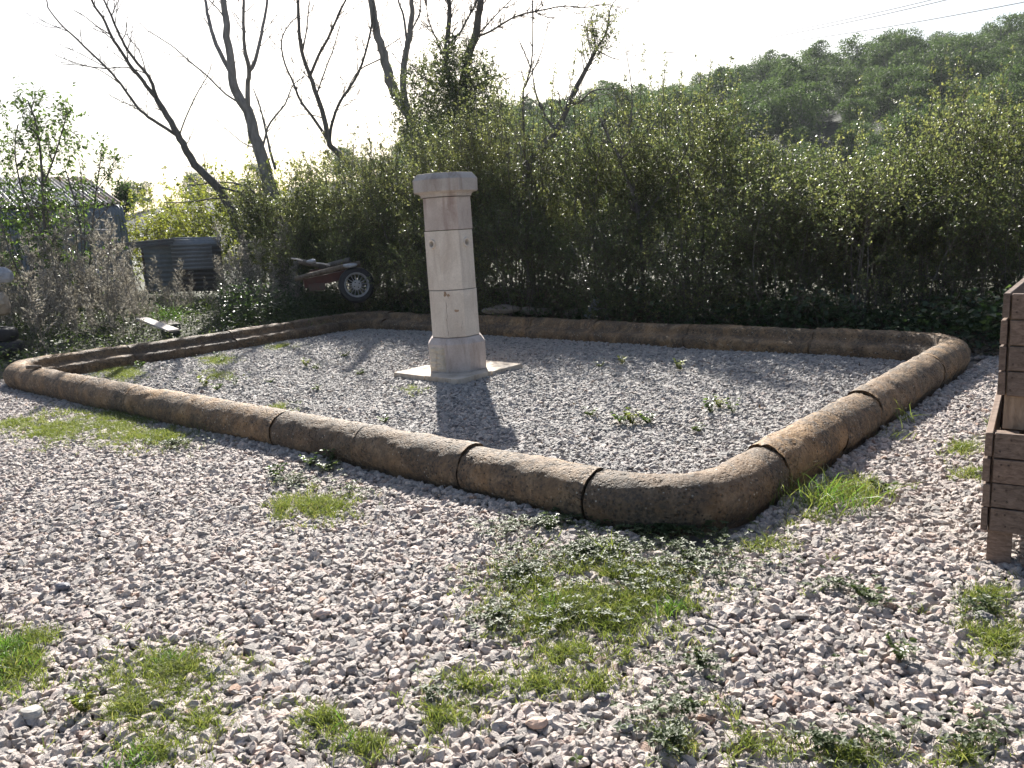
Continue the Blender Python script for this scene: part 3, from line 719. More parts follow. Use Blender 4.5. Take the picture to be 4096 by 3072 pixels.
# ---------------------------------------------------------------- corrugated shed
def corrugated(name, O, A, B, La, Lb, mat, parent=None, loc=None, pitch=.076, amp=.011, rows=2, sag=0., th=.0012, bendend=0.):
    """sheet from O; corrugations run along B, waves repeat along A"""
    A = nrm(np.array(A, float)); B = nrm(np.array(B, float)); N = np.cross(A, B); n = int(La/pitch*6)
    s = np.linspace(0, La, n); t = np.linspace(0, Lb, rows+1); vv = []
    for side in (0, 1):
        for tt in t:
            z = amp*np.sin(2*math.pi*s/pitch)+side*-.003+sag*math.sin(math.pi*tt/Lb)
            vv.append(np.array(O)+A*s[:, None]+B*tt+N*z[:, None])
    vv = np.concatenate(vv); ff = []
    i = np.arange(n-1)
    for side in (0, 1):
        for r in range(rows):
            a = side*(rows+1)*n+r*n+i; q = np.stack([a, a+1, a+1+n, a+n], 1); ff.append(q if side else q[:, ::-1])
    o = (rows+1)*n
    for r in (0, rows): a = r*n+i; ff.append(np.stack([a, a+1, a+1+o, a+o], 1))
    for r in range(rows):
        for e in (0, n-1): a = r*n+e; ff.append(np.array([[a, a+n, a+n+o, a+o]]))
    return meshobj(name, vv, np.concatenate(ff), mat, parent, loc, smooth=False)
shed = thing('corrugated_shed', 'low shed of rusting corrugated sheets with a pale ribbed roof at the far left', 'shed', (-13, 23, .3))
R_ = at(341, 708, 24.5); E_ = at(488, 813, 21.7)
Bdir = E_-R_; A2 = -np.array([-Bdir[1], Bdir[0], 0]); A2 = nrm(A2); 
if A2[0] > 0: A2 = -A2
Lb = np.linalg.norm(Bdir)
for k in range(7):
    rr = corrugated('roof_sheet', R_+A2*(k*1.06)+np.array([0, 0, .006*(k % 2)+random.uniform(0, .01)]), A2, Bdir, 1.1, Lb+random.uniform(-.05, .12), M_sheet if k % 3 else M_sheet_rust, shed, pitch=.107, amp=.028)
Rb = nrm(np.array([-Bdir[0], -Bdir[1], -.35*0]))
for k in range(7):                                  # far slope of the roof
    corrugated('roof_sheet', R_+A2*(k*1.06), A2, np.array([-Bdir[0], -Bdir[1], Bdir[2]]), 1.1, Lb*.8, M_sheet_rust, shed, amp=.014)
gz = .25
# front wall, curved over at the eave
def curvedwall(k):
    s0 = k*1.0; n = 80; s = np.linspace(0, 1.02, n); bo = nrm(Bdir*[1, 1, 0]); top = E_+A2*s0
    prof = [(-.28, -.02), (-.1, -.05), (.02, -.13), (.08, -.27), (.1, -.45), (.1, -(E_[2]-gz))]
    vv = np.concatenate([top+A2*s[:, None]+bo*(a+.012*np.sin(2*math.pi*s/.076))[:, None]+np.array([0, 0, b]) for a, b in prof]); i = np.arange(n-1)
    ff = np.concatenate([np.stack([r*n+i, r*n+i+1, (r+1)*n+i+1, (r+1)*n+i], 1) for r in range(len(prof)-1)])
    meshobj('wall_sheet', vv, ff, M_sheet_wall, shed)
for k in range(7): curvedwall(k)
# end wall of flat boards
bo = nrm(Bdir*[1, 1, 0])
for k in range(12):
    a = E_-bo*(.1+k*.3)+A2*.03; zt = E_[2]+(R_[2]-E_[2])*(.1+k*.3)/3.76-.06
    mb = MB(); c = (a-bo*.14); mb.box((c[0], c[1], (zt+gz)/2), (.27, .02, zt-gz), rotz(math.atan2(bo[1], bo[0]))); mb.build('board', M_crate_end, shed)
# horizontal corrugated sheets stacked as a low fence
def hsheet(name, label, p1, p2, Y1, Y2, h, tilt, mat, pitch=.1, amp=.022):
    a = at(*p1, Y1); b = at(*p2, Y2); A = b-a; A[2] = A[2]; L = np.linalg.norm(A); A = A/L
    back = nrm(np.cross(np.array([0, 0, 1.]), A)); down = nrm(np.array([0, 0, -math.cos(tilt)])-back*math.sin(tilt))
    loc = ((a+b)/2); loc[2] = float(tz(loc[0], loc[1]))
    o = corrugated(name, a, down, A, h, L, mat, None, loc, pitch, amp)
    return tag(o, label, 'metal sheet')
hsheet('corrugated_sheet', 'dark corrugated sheet lying sideways, left of the bright-ribbed one', (570, 985), (688, 985), 17.0, 17.2, 1.0, .12, M_sheet_wall)
hsheet('corrugated_sheet', 'corrugated sheet with bright sunlit ribs leaning beside the darker sheets', (682, 978), (845, 972), 16.9, 17.1, .55, .32, M_sheet, .085, .03)
hsheet('corrugated_sheet', 'long rusty sheet capping the left part of the low metal stack', (420, 978), (700, 953), 17.2, 17.1, .2, .9, M_sheet_rust)
hsheet('corrugated_sheet', 'pale sheet on top of the right end of the metal stack', (692, 952), (884, 948), 17.2, 17.4, .28, 1.1, M_sheet)
hsheet('corrugated_sheet', 'rust-red corrugated sheet at the back of the stack', (560, 972), (880, 962), 17.9, 18.0, 1.1, .05, M_sheet_rust)
def bar(name, label, cat_, p1, p2, Y1, Y2, r, mat, z=None):
    a = at(*p1, Y1); b = at(*p2, Y2); loc = (a+b)/2; loc[2] = min(a[2], b[2])
    return tag(MB().tube(curve(a, b, (0, 0, .01), 5), r, 8).build(name, mat, None, loc, True), label, cat_)
fr = thing('metal_frame', 'pale tubular frame standing in front of the shed wall', 'frame', tuple(at(400, 965, 18)))
for p1, p2 in [((262, 920), (455, 923)), ((455, 923), (457, 1060)), ((330, 955), (455, 958)), ((262, 920), (264, 1060))]:
    MB().tube(curve(at(*p1, 18), at(*p2, 18), (0, 0, 0), 4), .032, 8).build('rail' if abs(p1[1]-p2[1]) < 10 else 'post', M_log if p1[1] > 940 else M_plank, fr, smooth=True)
p = at(330, 1010, 17.4); gz_ = float(tz(p[0], p[1]))
dr = thing('plastic_drum', 'blue plastic drum half hidden in dry weeds before the shed', 'drum', (p[0], p[1], gz_))
MB().lathe([(0, 0), (.27, 0), (.29, .03), (.29, .28), (.305, .3), (.305, .33), (.29, .35), (.29, .6), (.305, .62), (.305, .65), (.29, .67), (.28, .88), (.25, .92), (0, .92)], (p[0], p[1], gz_)).build('body', M_blue, dr, smooth=True)
MB().lathe([(0, .92), (.04, .92), (.04, .95), (0, .95)], (p[0]-.12, p[1], gz_), seg=12).build('bung', M_dark, dr)

# ---------------------------------------------------------------- stone border of the basin
PROF = [(.035, -.06), (.03, 0), (.008, .045), (0, .10), (.006, .15), (.028, .195), (.065, .232), (.11, .256), (.16, .266), (.205, .262), (.243, .246), (.262, .222), (.272, .19), (.282, .165),
        (.302, .15), (.332, .142), (.365, .135), (.395, .118), (.41, .09), (.414, .05), (.405, 0), (.4, -.06)]
def dense_prof(P, n):
    sp = spline([(a, b, 0) for a, b in P], n); return sp[:, :2]
PR = dense_prof(PROF, 46)
RC = .66
def path_len():
    w_, h_ = U1-U0-2*RC, V1-V0-2*RC; return w_, h_
def border_point(side, s):
    """outer line, point and inward normal in (u,v); sides: 0 front (v=V0, s=u), 1 right (u=U1, s=v), 2 back, 3 left"""
    if side == 0: return np.array([s, V0]), np.array([0, 1.])
    if side == 1: return np.array([U1, s]), np.array([-1., 0])
    if side == 2: return np.array([s, V1]), np.array([0, -1.])
    return np.array([U0, s]), np.array([1., 0])
border = thing('basin_border', 'long rounded stone border laid as a rectangle of moulded blocks around the gravel bed', 'stone border', tuple(uvw(-6.8, 6.2, 0)))
def sweep(stations, seed):
    n = len(stations); m = len(PR); vv = []
    for i, (o, nn) in enumerate(stations):
        e = min(i, n-1-i); shr = [.008, .003, .001][e] if e < 3 else 0
        a = PR[:, 0]; z = PR[:, 1]
        ca, cz = .21, .1
        a2 = a+(ca-a)*shr*3.2; z2 = z+(cz-z)*shr*3.2
        q = o[None, :]+nn[None, :]*a2[:, None]
        q[:, 1] -= .24*(1-sstep(V0, V0+3.5, q[:, 1]))*sstep(-3.0, U0, q[:, 0])
        q[:, 0] -= .12*(1-sstep(V0, V0+3.5, q[:, 1]))*sstep(-9.5, U0, q[:, 0])
        w_ = q[:, 0:1]*U[None, :]+q[:, 1:2]*V[None, :]
        vv.append(np.concatenate([w_, z2[:, None]], 1))
    vv = np.array(vv).reshape(-1, 3)
    # weathering
    N = np.zeros_like(vv); g = vv.reshape(n, m, 3); T1 = np.gradient(g, axis=0); T2 = np.gradient(g, axis=1); N = nrm(np.cross(T2, T1)).reshape(-1, 3)
    c = g.mean(axis=1)[:, None, :]; sgn = np.sign(((g-c).reshape(-1, 3)*N).sum(1))[:, None]; N = N*np.where(sgn == 0, 1, sgn)
    dsp = .030*fbm(vv*4, 3, seed)+.020*fbm(vv*20, 3, seed+9)
    pit = np.clip(vnoise(vv*38, seed+3)-.66, 0, 1)*.045*(vnoise(vv*4, 11) > .42)
    vv = vv+N*(dsp-pit)[:, None]+np.array([0, 0, .022])*(hash3(seed, 1, 2)-.5)+np.append(uvw(*(np.array([hash3(seed, 3, 4), hash3(seed, 5, 6)])-.5)*.016)[:2], 0)
    i = np.arange(n-1)[:, None]; j = np.arange(m-1)[None, :]; a = (i*m+j).ravel()
    F = np.stack([a, a+1, a+1+m, a+m], 1)
    caps = [np.array([[0]*0])]
    return vv, F, n, m
def block(stations, seed):
    vv, F, n, m = sweep(stations, seed)
    faces = [list(map(int, f_)) for f_ in F]
    faces.append([k for k in range(m)]); faces.append([(n-1)*m+k for k in range(m)][::-1])
    meshobj('stone', vv, faces, M_kerb, border, smooth=True)
def straight(side, s0, s1, seed):
    n = max(4, int(abs(s1-s0)/.035)); st = [border_point(side, s) for s in np.linspace(s0+.002, s1-.002, n)]; block(st, seed)
def corner(cu, cv, su, sv, ext_u, ext_v, seed):
    """cu,cv outer corner; su,sv point inwards; extends ext along u side and v side"""
    R = RC; c = np.array([cu+su*R, cv+sv*R]); st = []
    for s in np.linspace(ext_u, R, max(2, int((ext_u-R)/.035)+2))[:-1]: st.append((np.array([cu+su*s, cv]), np.array([0, sv*1.])))
    for t in np.linspace(0, math.pi/2, 26):
        d = np.array([-su*math.sin(t), -sv*math.cos(t)]); st.append((c+d*R, -d))
    for s in np.linspace(R, ext_v, max(2, int((ext_v-R)/.035)+2))[1:]: st.append((np.array([cu, cv+sv*s]), np.array([su*1., 0])))
    block(st, seed)
corner(U1, V0, -1, 1, .735, 1.0, 21)
corner(U1, V1, -1, -1, 1.65, 1.5, 22)
corner(U0, V0, 1, 1, 2.7, 1.6, 23)
corner(U0, V1, 1, -1, .9, .9, 24)
def run(side, js, seed):
    for i in range(len(js)-1): straight(side, js[i], js[i+1], seed+i)
run(0, [U0+2.7, -8.04, -5.548, -4.53, -3.474, U1-.735], 30)
run(1, [V0+1.0, 5.24, 5.95, V1-1.5], 50)
run(2, [U0+.9, -9.2, -7.6, -6.45, -5.0, U1-1.65], 60)
run(3, [V0+1.6, 6.3, 7.4, V1-.9], 70)
# grey lichen cushions on the front stones
for k in range(0):
    u_ = random.choice([random.uniform(-3.4, -2.65), random.uniform(-3.4, -2.65), random.uniform(-10.5, -3)]); a_ = random.uniform(.1, .24)
    z_ = float(np.interp(a_, [p[0] for p in PROF[2:11]], [p[1] for p in PROF[2:11]])); c = uvw(u_, V0+a_, z_+.002)
    mb = MB(); r = random.uniform(.012, .03)
    mb.lathe([(0, .005), (r*.5, .005), (r*.9, .002), (r, -.006)], c, (random.uniform(-.2, .2), random.uniform(-.2, .2), 1), 9); vv = np.array(mb.v); vv = c+(vv-c)*(1+.5*rng.uniform(-1, 1, (len(vv), 1)))*[1, 1, .8]
    meshobj('lichen', vv, mb.f, M_lichen, border)
c = uvw(-10.98, V0+.2, .275)                         # short broken piece of pipe-like stone left on the far-left corner
c = np.array(gp(137, 1468, .285))
tag(MB().tube([c+[-.09, .0, 0], c+[-.03, -.005, .002], c+[.03, -.01, .001], c+[.09, -.02, 0]], [.02, .023, .022, .019], 8).build('wood_stub', M_log, None, tuple(c), True), 'short brown stub of wood lying on the left corner of the stone border', 'wood piece')

# ---------------------------------------------------------------- octagonal fountain column and its slabs
CU, CV = -6.50, 6.27
cc = uvw(CU, CV, 0)
for (su, sv) in ((-1, -1), (1, -1), (1, 1), (-1, 1)):
    hw = .525; g = .005
    c = uvw(CU+su*(hw/2+g), CV+sv*(hw/2+g), .002+random.uniform(-.008, .008))
    mb = MB(); mb.box(c, (hw-2*g, hw-2*g, .09), rotz(BA) @ rot_axis((1, 0, 0), random.uniform(-.008, .008)), jit=.005)
    lab = {(-1, -1): 'thin square stone slab under the column, the left one', (1, -1): 'thin square stone slab under the column, nearest the camera', (1, 1): 'thin square stone slab under the column, the right one', (-1, 1): 'thin square stone slab under the column, mostly hidden behind it'}[(su, sv)]
    o = tag(mb.build('stone_slab', M_slab, None, tuple(c)), lab, 'stone slab'); bevel(o, .005)
col = thing('fountain_column', 'octagonal pale stone fountain column with a moulded cap and two round spout holes', 'column', (cc[0], cc[1], .047))
FA = BA-math.pi/4+math.radians(1.5)                  # facing direction of the front face (towards -y)
def octa(z, w_, dx=0., dy=0.):
    R = w_/2/math.cos(math.pi/8); return [(cc[0]+dx+R*math.cos(FA+math.pi/8+k*math.pi/4), cc[1]+dy+R*math.sin(FA+math.pi/8+k*math.pi/4), z) for k in range(8)]
def octblock(name, rings, mat, dx=0, dy=0, holes=None, skip=(), label=None, sub=1):
    vv = []; ff = []
    for z, w_ in rings: vv += octa(z, w_, dx, dy)
    n = len(rings)
    for i in range(n-1):
        for k in range(8):
            a = i*8+k; b = i*8+(k+1) % 8
            if (i, k) in skip: continue
            ff.append([a, b, b+8, a+8])
    ff.append(list(range(8))[::-1]); ff.append([(n-1)*8+k for k in range(8)])
    if holes:
        for (i, k, h, r) in holes:
            q = [np.array(vv[i*8+k]), np.array(vv[i*8+(k+1) % 8]), np.array(vv[(i+1)*8+(k+1) % 8]), np.array(vv[(i+1)*8+k])]
            ex = nrm(q[1]-q[0]); ez = nrm(q[3]-q[0]); nn = nrm(np.cross(ex, ez)); c = (q[0]+q[1])/2+ez*(h-q[0][2])
            NS = 24; base = len(vv)
            Wd = np.linalg.norm(q[1]-q[0])/2; zt = np.linalg.norm(q[3]-q[0])-(h-q[0][2]); zb = h-q[0][2]
            outer = []
            for s in range(NS):
                a = 2*math.pi*s/NS; cx, cz = math.cos(a), math.sin(a)
                outer.append((cx, cz))
            # ring in square of half size Wd around the hole, remaining parts above and below
            for s in range(NS):
                cx, cz = outer[s]; m_ = max(abs(cx), abs(cz)); vv.append(tuple(c+ex*cx/m_*Wd+ez*cz/m_*Wd))
            for s in range(NS):
                cx, cz = outer[s]; vv.append(tuple(c+ex*cx*r*1.9+ez*cz*r*1.9))
            for s in range(NS):
                cx, cz = outer[s]; vv.append(tuple(c+ex*cx*r*1.75+ez*cz*r*1.75+nn*.02))
            for s in range(NS):
                cx, cz = outer[s]; vv.append(tuple(c+ex*cx*r*1.15+ez*cz*r*1.15+nn*.016))
            for s in range(NS):
                cx, cz = outer[s]; vv.append(tuple(c+ex*cx*r+ez*cz*r-nn*.004))
            for s in range(NS):
                cx, cz = outer[s]; vv.append(tuple(c+ex*cx*r*.9+ez*cz*r*.9-nn*.09))
            for L in range(5):
                for s in range(NS):
                    s2 = (s+1) % NS; ff.append([base+L*NS+s, base+L*NS+s2, base+(L+1)*NS+s2, base+(L+1)*NS+s])
            ff.append([base+5*NS+s for s in range(NS)])
            # above / below quads
            b2 = len(vv)
            vv += [tuple(c-ex*Wd+ez*Wd), tuple(c+ex*Wd+ez*Wd), tuple(c-ex*Wd-ez*Wd), tuple(c+ex*Wd-ez*Wd)]
            ff.append([b2, b2+1, (i+1)*8+(k+1) % 8, (i+1)*8+k]); ff.append([i*8+k, i*8+(k+1) % 8, b2+3, b2+2])
    o = meshobj(name, vv, ff, mat, col)
    if label: o['label'] = label
    return o
b1 = octblock('base_block', [(.047, .63), (.352, .64), (.36, .64), (.43, .545)], M_st_base); bevel(b1, .006, 2)
# faces k: front face index is 7 (between verts 7 and 0)
s1 = octblock('shaft_block', [(.436, .53), (.955, .527)], M_st_pale, 0, 0); bevel(s1, .004, 1)
s2 = octblock('shaft_block', [(.962, .525), (1.60, .522)], M_st_pale, -.004, 0, holes=[(0, 6, 1.465, .028), (0, 0, 1.465, .028)], skip={(0, 6), (0, 0)}, label='middle shaft block with the two ringed spout holes')
s3 = octblock('shaft_block', [(1.607, .522), (1.955, .515)], M_st_up, .004, .002, label='darker weathered uppermost shaft block'); bevel(s3, .004, 1)
cp = octblock('cap', [(1.961, .55), (1.975, .553), (1.995, .575), (2.012, .625), (2.016, .695), (2.143, .70), (2.203, .60), (2.208, .594)], M_st_cap); bevel(cp, .002, 1)
# rough-hewn left face of the base
def face_frame(k, z, w_):
    a = np.array(octa(z, w_)[k]); b = np.array(octa(z, w_)[(k+1) % 8]); ex = nrm(b-a); nn = nrm((a+b)/2-np.array([cc[0], cc[1], z])); return a, b, ex, nn
a, b, ex, nn = face_frame(6, .06, .636)
L = np.linalg.norm(b-a)
nx, nz = 26, 30; gv = []
for j in range(nz):
    for i in range(nx):
        s = .012+i/(nx-1)*(L-.024); z = .005+j/(nz-1)*.27; p = a+ex*s+np.array([0, 0, z])
        ed = min(i, nx-1-i, j, nz-1-j); h = .001+(.022*float(vnoise(np.array([[s*14, 3.1, z*55]]), 4)[0])-.006+.01*float(vnoise(np.array([[s*45, 9., z*90]]), 8)[0]))*min(1, ed/2.)
        gv.append(p+nn*(max(h, .001)))
gf = [[j*nx+i, j*nx+i+1, (j+1)*nx+i+1, (j+1)*nx+i] for j in range(nz-1) for i in range(nx-1)]
o = meshobj('rough_facing', gv, gf, M_rough, col); o['label'] = 'flaking rough-hewn face on the left of the base'
# cracks and chips
def crack(k, w_, pts, wd, mat=M_crackfill, name='crack'):
    a, b, ex, nn = face_frame(k, 0, w_); P = []
    up = []; dn = []
    for i, (s, z) in enumerate(pts):
        h = wd*(1 if 0 < i < len(pts)-1 else .2)*random.uniform(.6, 1.3); p = a+ex*s+np.array([0, 0, z])+nn*.0016
        up.append(p-ex*h); dn.append(p+ex*h)
    n = len(pts); vv = up+dn; ff = [[i, i+1, n+i+1, n+i] for i in range(n-1)]
    meshobj(name, vv, ff, mat, col)
def zig(s0, z0, s1, z1, n, j): return [(s0+(s1-s0)*t+random.uniform(-j, j), z0+(z1-z0)*t) for t in np.linspace(0, 1, n)]
crack(7, .527, zig(.025, .86, .02, .45, 12, .006), .0022); crack(7, .527, zig(.02, .95, .06, .86, 6, .005), .002)
crack(6, .524, zig(.09, 1.27, .05, 1.17, 7, .004), .002)
crack(7, .527, zig(.19, .62, .17, .5, 7, .005), .0015)
def chip(k, w_, s, z, rw, rh, mat=M_chip):
    a, b, ex, nn = face_frame(k, 0, w_); vv = []
    n = 11
    for t in range(n):
        q = 2*math.pi*t/n; r = random.uniform(.6, 1.1); vv.append(a+ex*(s+rw*r*math.cos(q))+np.array([0, 0, z+rh*r*math.sin(q)])+nn*.0014)
    meshobj('chip', vv, [list(range(n))], mat, col)
chip(7, .527, .02, .92, .02, .035); chip(7, .527, .055, .905, .016, .02); chip(7, .527, .13, .73, .028, .018); chip(6, .524, .115, 1.335, .008, .022); chip(6, .524, .105, 1.31, .005, .012)

# ---------------------------------------------------------------- slatted wooden crates at the right
def crate(loc, az, label, seed, posts_pale=False, zwood=0):
    """front-left bottom corner at loc; front face runs towards +A (right and nearer), left side runs back along +B"""
    rnd_ = random.Random(seed)
    A = np.array([math.cos(az), -math.sin(az), 0]); B = np.array([math.sin(az), math.cos(az), 0])
    Rm = np.stack([A, B, [0, 0, 1.]], 1)
    root = thing('wooden_crate', label, 'crate', loc); Lw, Dw, th, bh = 1.2, 1.0, .027, .107
    base = np.array(loc); z0 = .155
    def bx(name, c, s, mat, jit=.0015):
        mb = MB(); mb.box(base+Rm @ np.array(c), s, Rm @ rot_axis((0, 1, 0), rnd_.uniform(-.004, .004)), jit=jit); o = mb.build(name, mat, root); bevel(o, .0025, 1); return o
    for (x, y) in ((.07, .06), (Lw-.07, .06), (.07, Dw-.06), (Lw-.07, Dw-.06)):
        bx("post", (x+.0, y, .296-.02*(not posts_pale)), (.095, .085, .59+.04*(not posts_pale)), M_post if posts_pale else M_crate)
    for k in range(4):
        z = z0+bh/2+k*(bh+.006)
        off = rnd_.uniform(-.004, .004)
        bx('board', (Lw/2+th/2+.001, .003-.003+off*.3, z), (Lw-th-.004, th-.005, bh), M_crate)
        bx('board', (th/2-.006+off, Dw/2-.012, z+rnd_.uniform(-.003, .003)), (th, Dw+.004, bh-.002), M_crate_end if False else M_crate)
        bx('board', (Lw-th/2+.03, Dw/2, z), (th, Dw, bh), M_crate)
        bx('board', (Lw/2, Dw-.005, z), (Lw-th, th-.005, bh), M_crate)
        for q in (.05, .09):
            for zz in (-.025, .028):
                if rnd_.random() < .75:
                    c = base+Rm @ np.array([q+rnd_.uniform(-.01, .01), -.0135, z+zz]); MB().lathe([(0, .0015), (.004, .001), (.0045, -.002)], c, -B, 8).build('nail', M_nail, root)
    for k in range(8):
        bx('floor_board', (.1+k*.14, Dw/2, z0+.01), (.13, Dw-.06, .02), M_crate)
    return root
crate((2.055, 3.335, 0.0), math.radians(34), 'brown slatted wooden crate standing on the gravel, lower of two at the right edge', 1)
crate((2.135, 3.40, .594), math.radians(38), 'brown slatted crate with pale posts stacked on top of another at the right edge', 2, True)

# ---------------------------------------------------------------- plank, wheel, junk behind the border
def plankbox(name, label, p1, p2, wd, th, mat, cat_='plank', up=(0, 0, 1)):
    p1 = np.array(p1, float); p2 = np.array(p2, float); A = nrm(p2-p1); S = nrm(np.cross(np.array(up, float), A)); N = np.cross(A, S)
    mb = MB(); c = (p1+p2)/2; mb.box(c, (np.linalg.norm(p2-p1), wd, th), np.stack([A, S, N], 1), jit=.004)
    loc = c.copy(); loc[2] = min(p1[2], p2[2]); o = mb.build(name, mat, None, tuple(loc)); bevel(o, .004, 1); return tag(o, label, cat_)
zp = .36
plankbox('plank', 'sun-bleached plank lying slanted just beyond the left side of the border', gp(566, 1274, zp+.14), gp(695, 1322, zp), .17, .03, M_plank)
q1 = gp(590, 1300, .27); q2 = gp(690, 1335, .2)
plankbox('timber_block', 'dark timber block under the bleached plank', (q1[0]+.1, q1[1]+.3, .27), (q2[0]-.1, q2[1]+.35, .24), .2, .16, M_barkd)
wc = at(1426, 1140, 14.6); wax = nrm(np.array([.28, -1, .08]))
gw = float(tz(wc[0], wc[1]))
wh = thing('car_wheel', 'old car wheel with many-spoked pale alloy rim resting in the hedge shade', 'wheel', (wc[0], wc[1], wc[2]-.33))
ty = [(.215, -.09), (.235, -.1), (.29, -.098), (.318, -.075), (.325, -.03), (.325, .03), (.318, .075), (.29, .098), (.235, .1), (.215, .09)]
MB().lathe(ty, wc, wax, 40, closed=True).build('tyre', M_rubber, wh, smooth=True)
rim = MB().lathe([(.215, .085), (.225, .098), (.215, .1), (.198, .085), (.19, .04), (.195, -.08), (.215, -.085)], wc, wax, 40, closed=True).build('rim', M_alloy, wh, smooth=True)
MB().lathe([(0, .075), (.03, .075), (.035, .066), (.085, .062), (.09, .05), (.085, .02), (0, .02)], wc, wax, 24).build('hub', M_alloy, rim.parent, smooth=False)
e1 = nrm(np.cross(wax, [0, 0, 1.])); e2 = np.cross(wax, e1)
for k in range(16):
    a = 2*math.pi*k/16+.1; d = math.cos(a)*e1+math.sin(a)*e2
    MB().tube([wc+d*.078+wax*.052, wc+d*.14+wax*.06, wc+d*.2+wax*.075], [.011, .008, .009], 5).build('spoke', M_alloy, wh)
for k in range(4):
    a = 2*math.pi*k/4+.5; d = math.cos(a)*e1+math.sin(a)*e2
    MB().lathe([(0, .006), (.011, .005), (.011, -.006)], wc+d*.052+wax*.064, wax, 8).build('wheel_nut', M_dark, wh)
# rusty trailer beam, logs, rag
tb = thing('trailer_beam', 'rusty red metal trailer chassis lying left of the old wheel', 'trailer frame', tuple(at(1270, 1130, 14.6)))
def beam(p1, p2, Y1, Y2, w_, h_, nm, mat):
    a = at(*p1, Y1); b = at(*p2, Y2); A = nrm(b-a); S = nrm(np.cross([0, 0, 1.], A)); N = np.cross(A, S)
    mb = MB(); mb.box((a+b)/2, (np.linalg.norm(b-a), w_, h_), np.stack([A, S, N], 1), jit=.006); bevel(mb.build(nm, mat, tb), .006, 2)
beam((1215, 1135), (1395, 1095), 14.5, 14.8, .1, .16, 'side_member', M_red); beam((1240, 1090), (1390, 1072), 15.2, 15.2, .1, .1, 'side_member', M_red)
beam((1235, 1150), (1300, 1145), 14.45, 14.5, .08, .12, 'cross_member', M_red); beam((1385, 1095), (1420, 1140), 14.8, 14.75, .09, .09, 'axle', M_dark)
bar('log', 'thin moss-grey log lying across the red trailer chassis', 'log', (1178, 1118), (1440, 1052), 14.3, 14.6, .045, M_log)
bar('log', 'dark bark-covered log above the trailer chassis', 'log', (1190, 1045), (1300, 1068), 14.6, 14.9, .05, M_barkd)
bar('log', 'dark log lying just above the wheel tyre', 'log', (1300, 1068), (1400, 1040), 15, 14.9, .05, M_barkd)
bar('stick', 'pale broken stick poking out left of the logs', 'stick', (1164, 1034), (1210, 1043), 14.4, 14.4, .014, M_plank)
bar('stick', 'pale stick lying on the logs beside the grey cloth', 'stick', (1265, 1052), (1320, 1062), 14.3, 14.3, .013, M_plank)
def lump(name, label, cat_, c, s, mat, seed, n=2, flat=1.):
    mb = MB(); prof = []; K = 9
    for i in range(K):
        t = math.pi*i/(K-1); prof.append((max(1e-3, math.sin(t)), -math.cos(t)))
    mb.lathe(prof, (0, 0, 0), (0, 0, 1), 14); vv = np.array(mb.v); vv *= (1+.9*fbm(vv*1.3+seed*7, 3, seed))[:, None]; vv = vv*np.array(s)+np.array(c)
    loc = (c[0], c[1], c[2]-s[2]); return tag(meshobj(name, vv, mb.f, mat, None, loc, smooth=False), label, cat_)
c = at(1245, 1040, 14.5); lump('rag', 'crumpled pale grey cloth caught on the logs left of the wheel', 'cloth', c+[0, 0, -.02], (.09, .07, .035), M_rag, 3)
c = at(1400, 1062, 14.5); lump('rag', 'grey-white rag draped on the log just above the wheel', 'cloth', c, (.13, .08, .035), M_rag, 5)
for i, (px_, py_, sx, lab) in enumerate([(2010, 1238, .3, 'long low stone slab fragment right of the column behind the back border'), (2115, 1243, .15, 'small rounded rubble stone behind the back border'), (2165, 1250, .12, 'rubble stone half under the brambles behind the border'), (2290, 1250, .17, 'grey rubble lump left of the leaning blue board')]):
    c = at(px_, py_, 12.6); lump('rubble_stone', lab, 'stone', c, (sx, .12, .07), M_rubble, 20+i)
a = at(2345, 1268, 12.3); b = at(2390, 1192, 12.3)
plankbox('board', 'bluish-white broken board leaning up behind the back border', a, b, .02, .1, M_blueplank, 'board')
plankbox('board', 'flat pale board piece lying right of the leaning one', at(2372, 1235, 12.4), at(2425, 1240, 12.4), .12, .035, M_blueplank, 'board')
plankbox('board', 'thin brown board propped behind the leaning bluish one', at(2390, 1198, 12.5), at(2430, 1236, 12.5), .02, .1, M_log, 'board')
# tyres and stones at the far left edge
for k, (lab, zz, dx) in enumerate([('old black tyre lying at the left edge, lower of two', .1, 0.), ('old black tyre lying at the left edge, upper of two', .31, -.06)]):
    c = at(-5, 1370, 11.6); c = np.array([c[0]+dx, c[1], float(tz(c[0], c[1]))+zz])
    o = MB().lathe([(.18, -.09), (.2, -.1), (.27, -.1), (.31, -.07), (.32, 0), (.31, .07), (.27, .1), (.2, .1), (.18, .09)], c, (.05*k, .04, 1), 32, closed=True).build('tyre', M_rubber, None, tuple(c-[0, 0, .1]), True)
    tag(o, lab, 'tyre')
c = at(2, 1215, 11.9); lump('boulder', 'smooth beige boulder at the left edge above the tyres', 'boulder', c, (.14, .16, .17), M_beige, 31)
c = at(0, 1105, 12.2); lump('boulder', 'pale grey rough stone at the left edge among dry weeds', 'boulder', c, (.17, .15, .12), M_rag, 32)

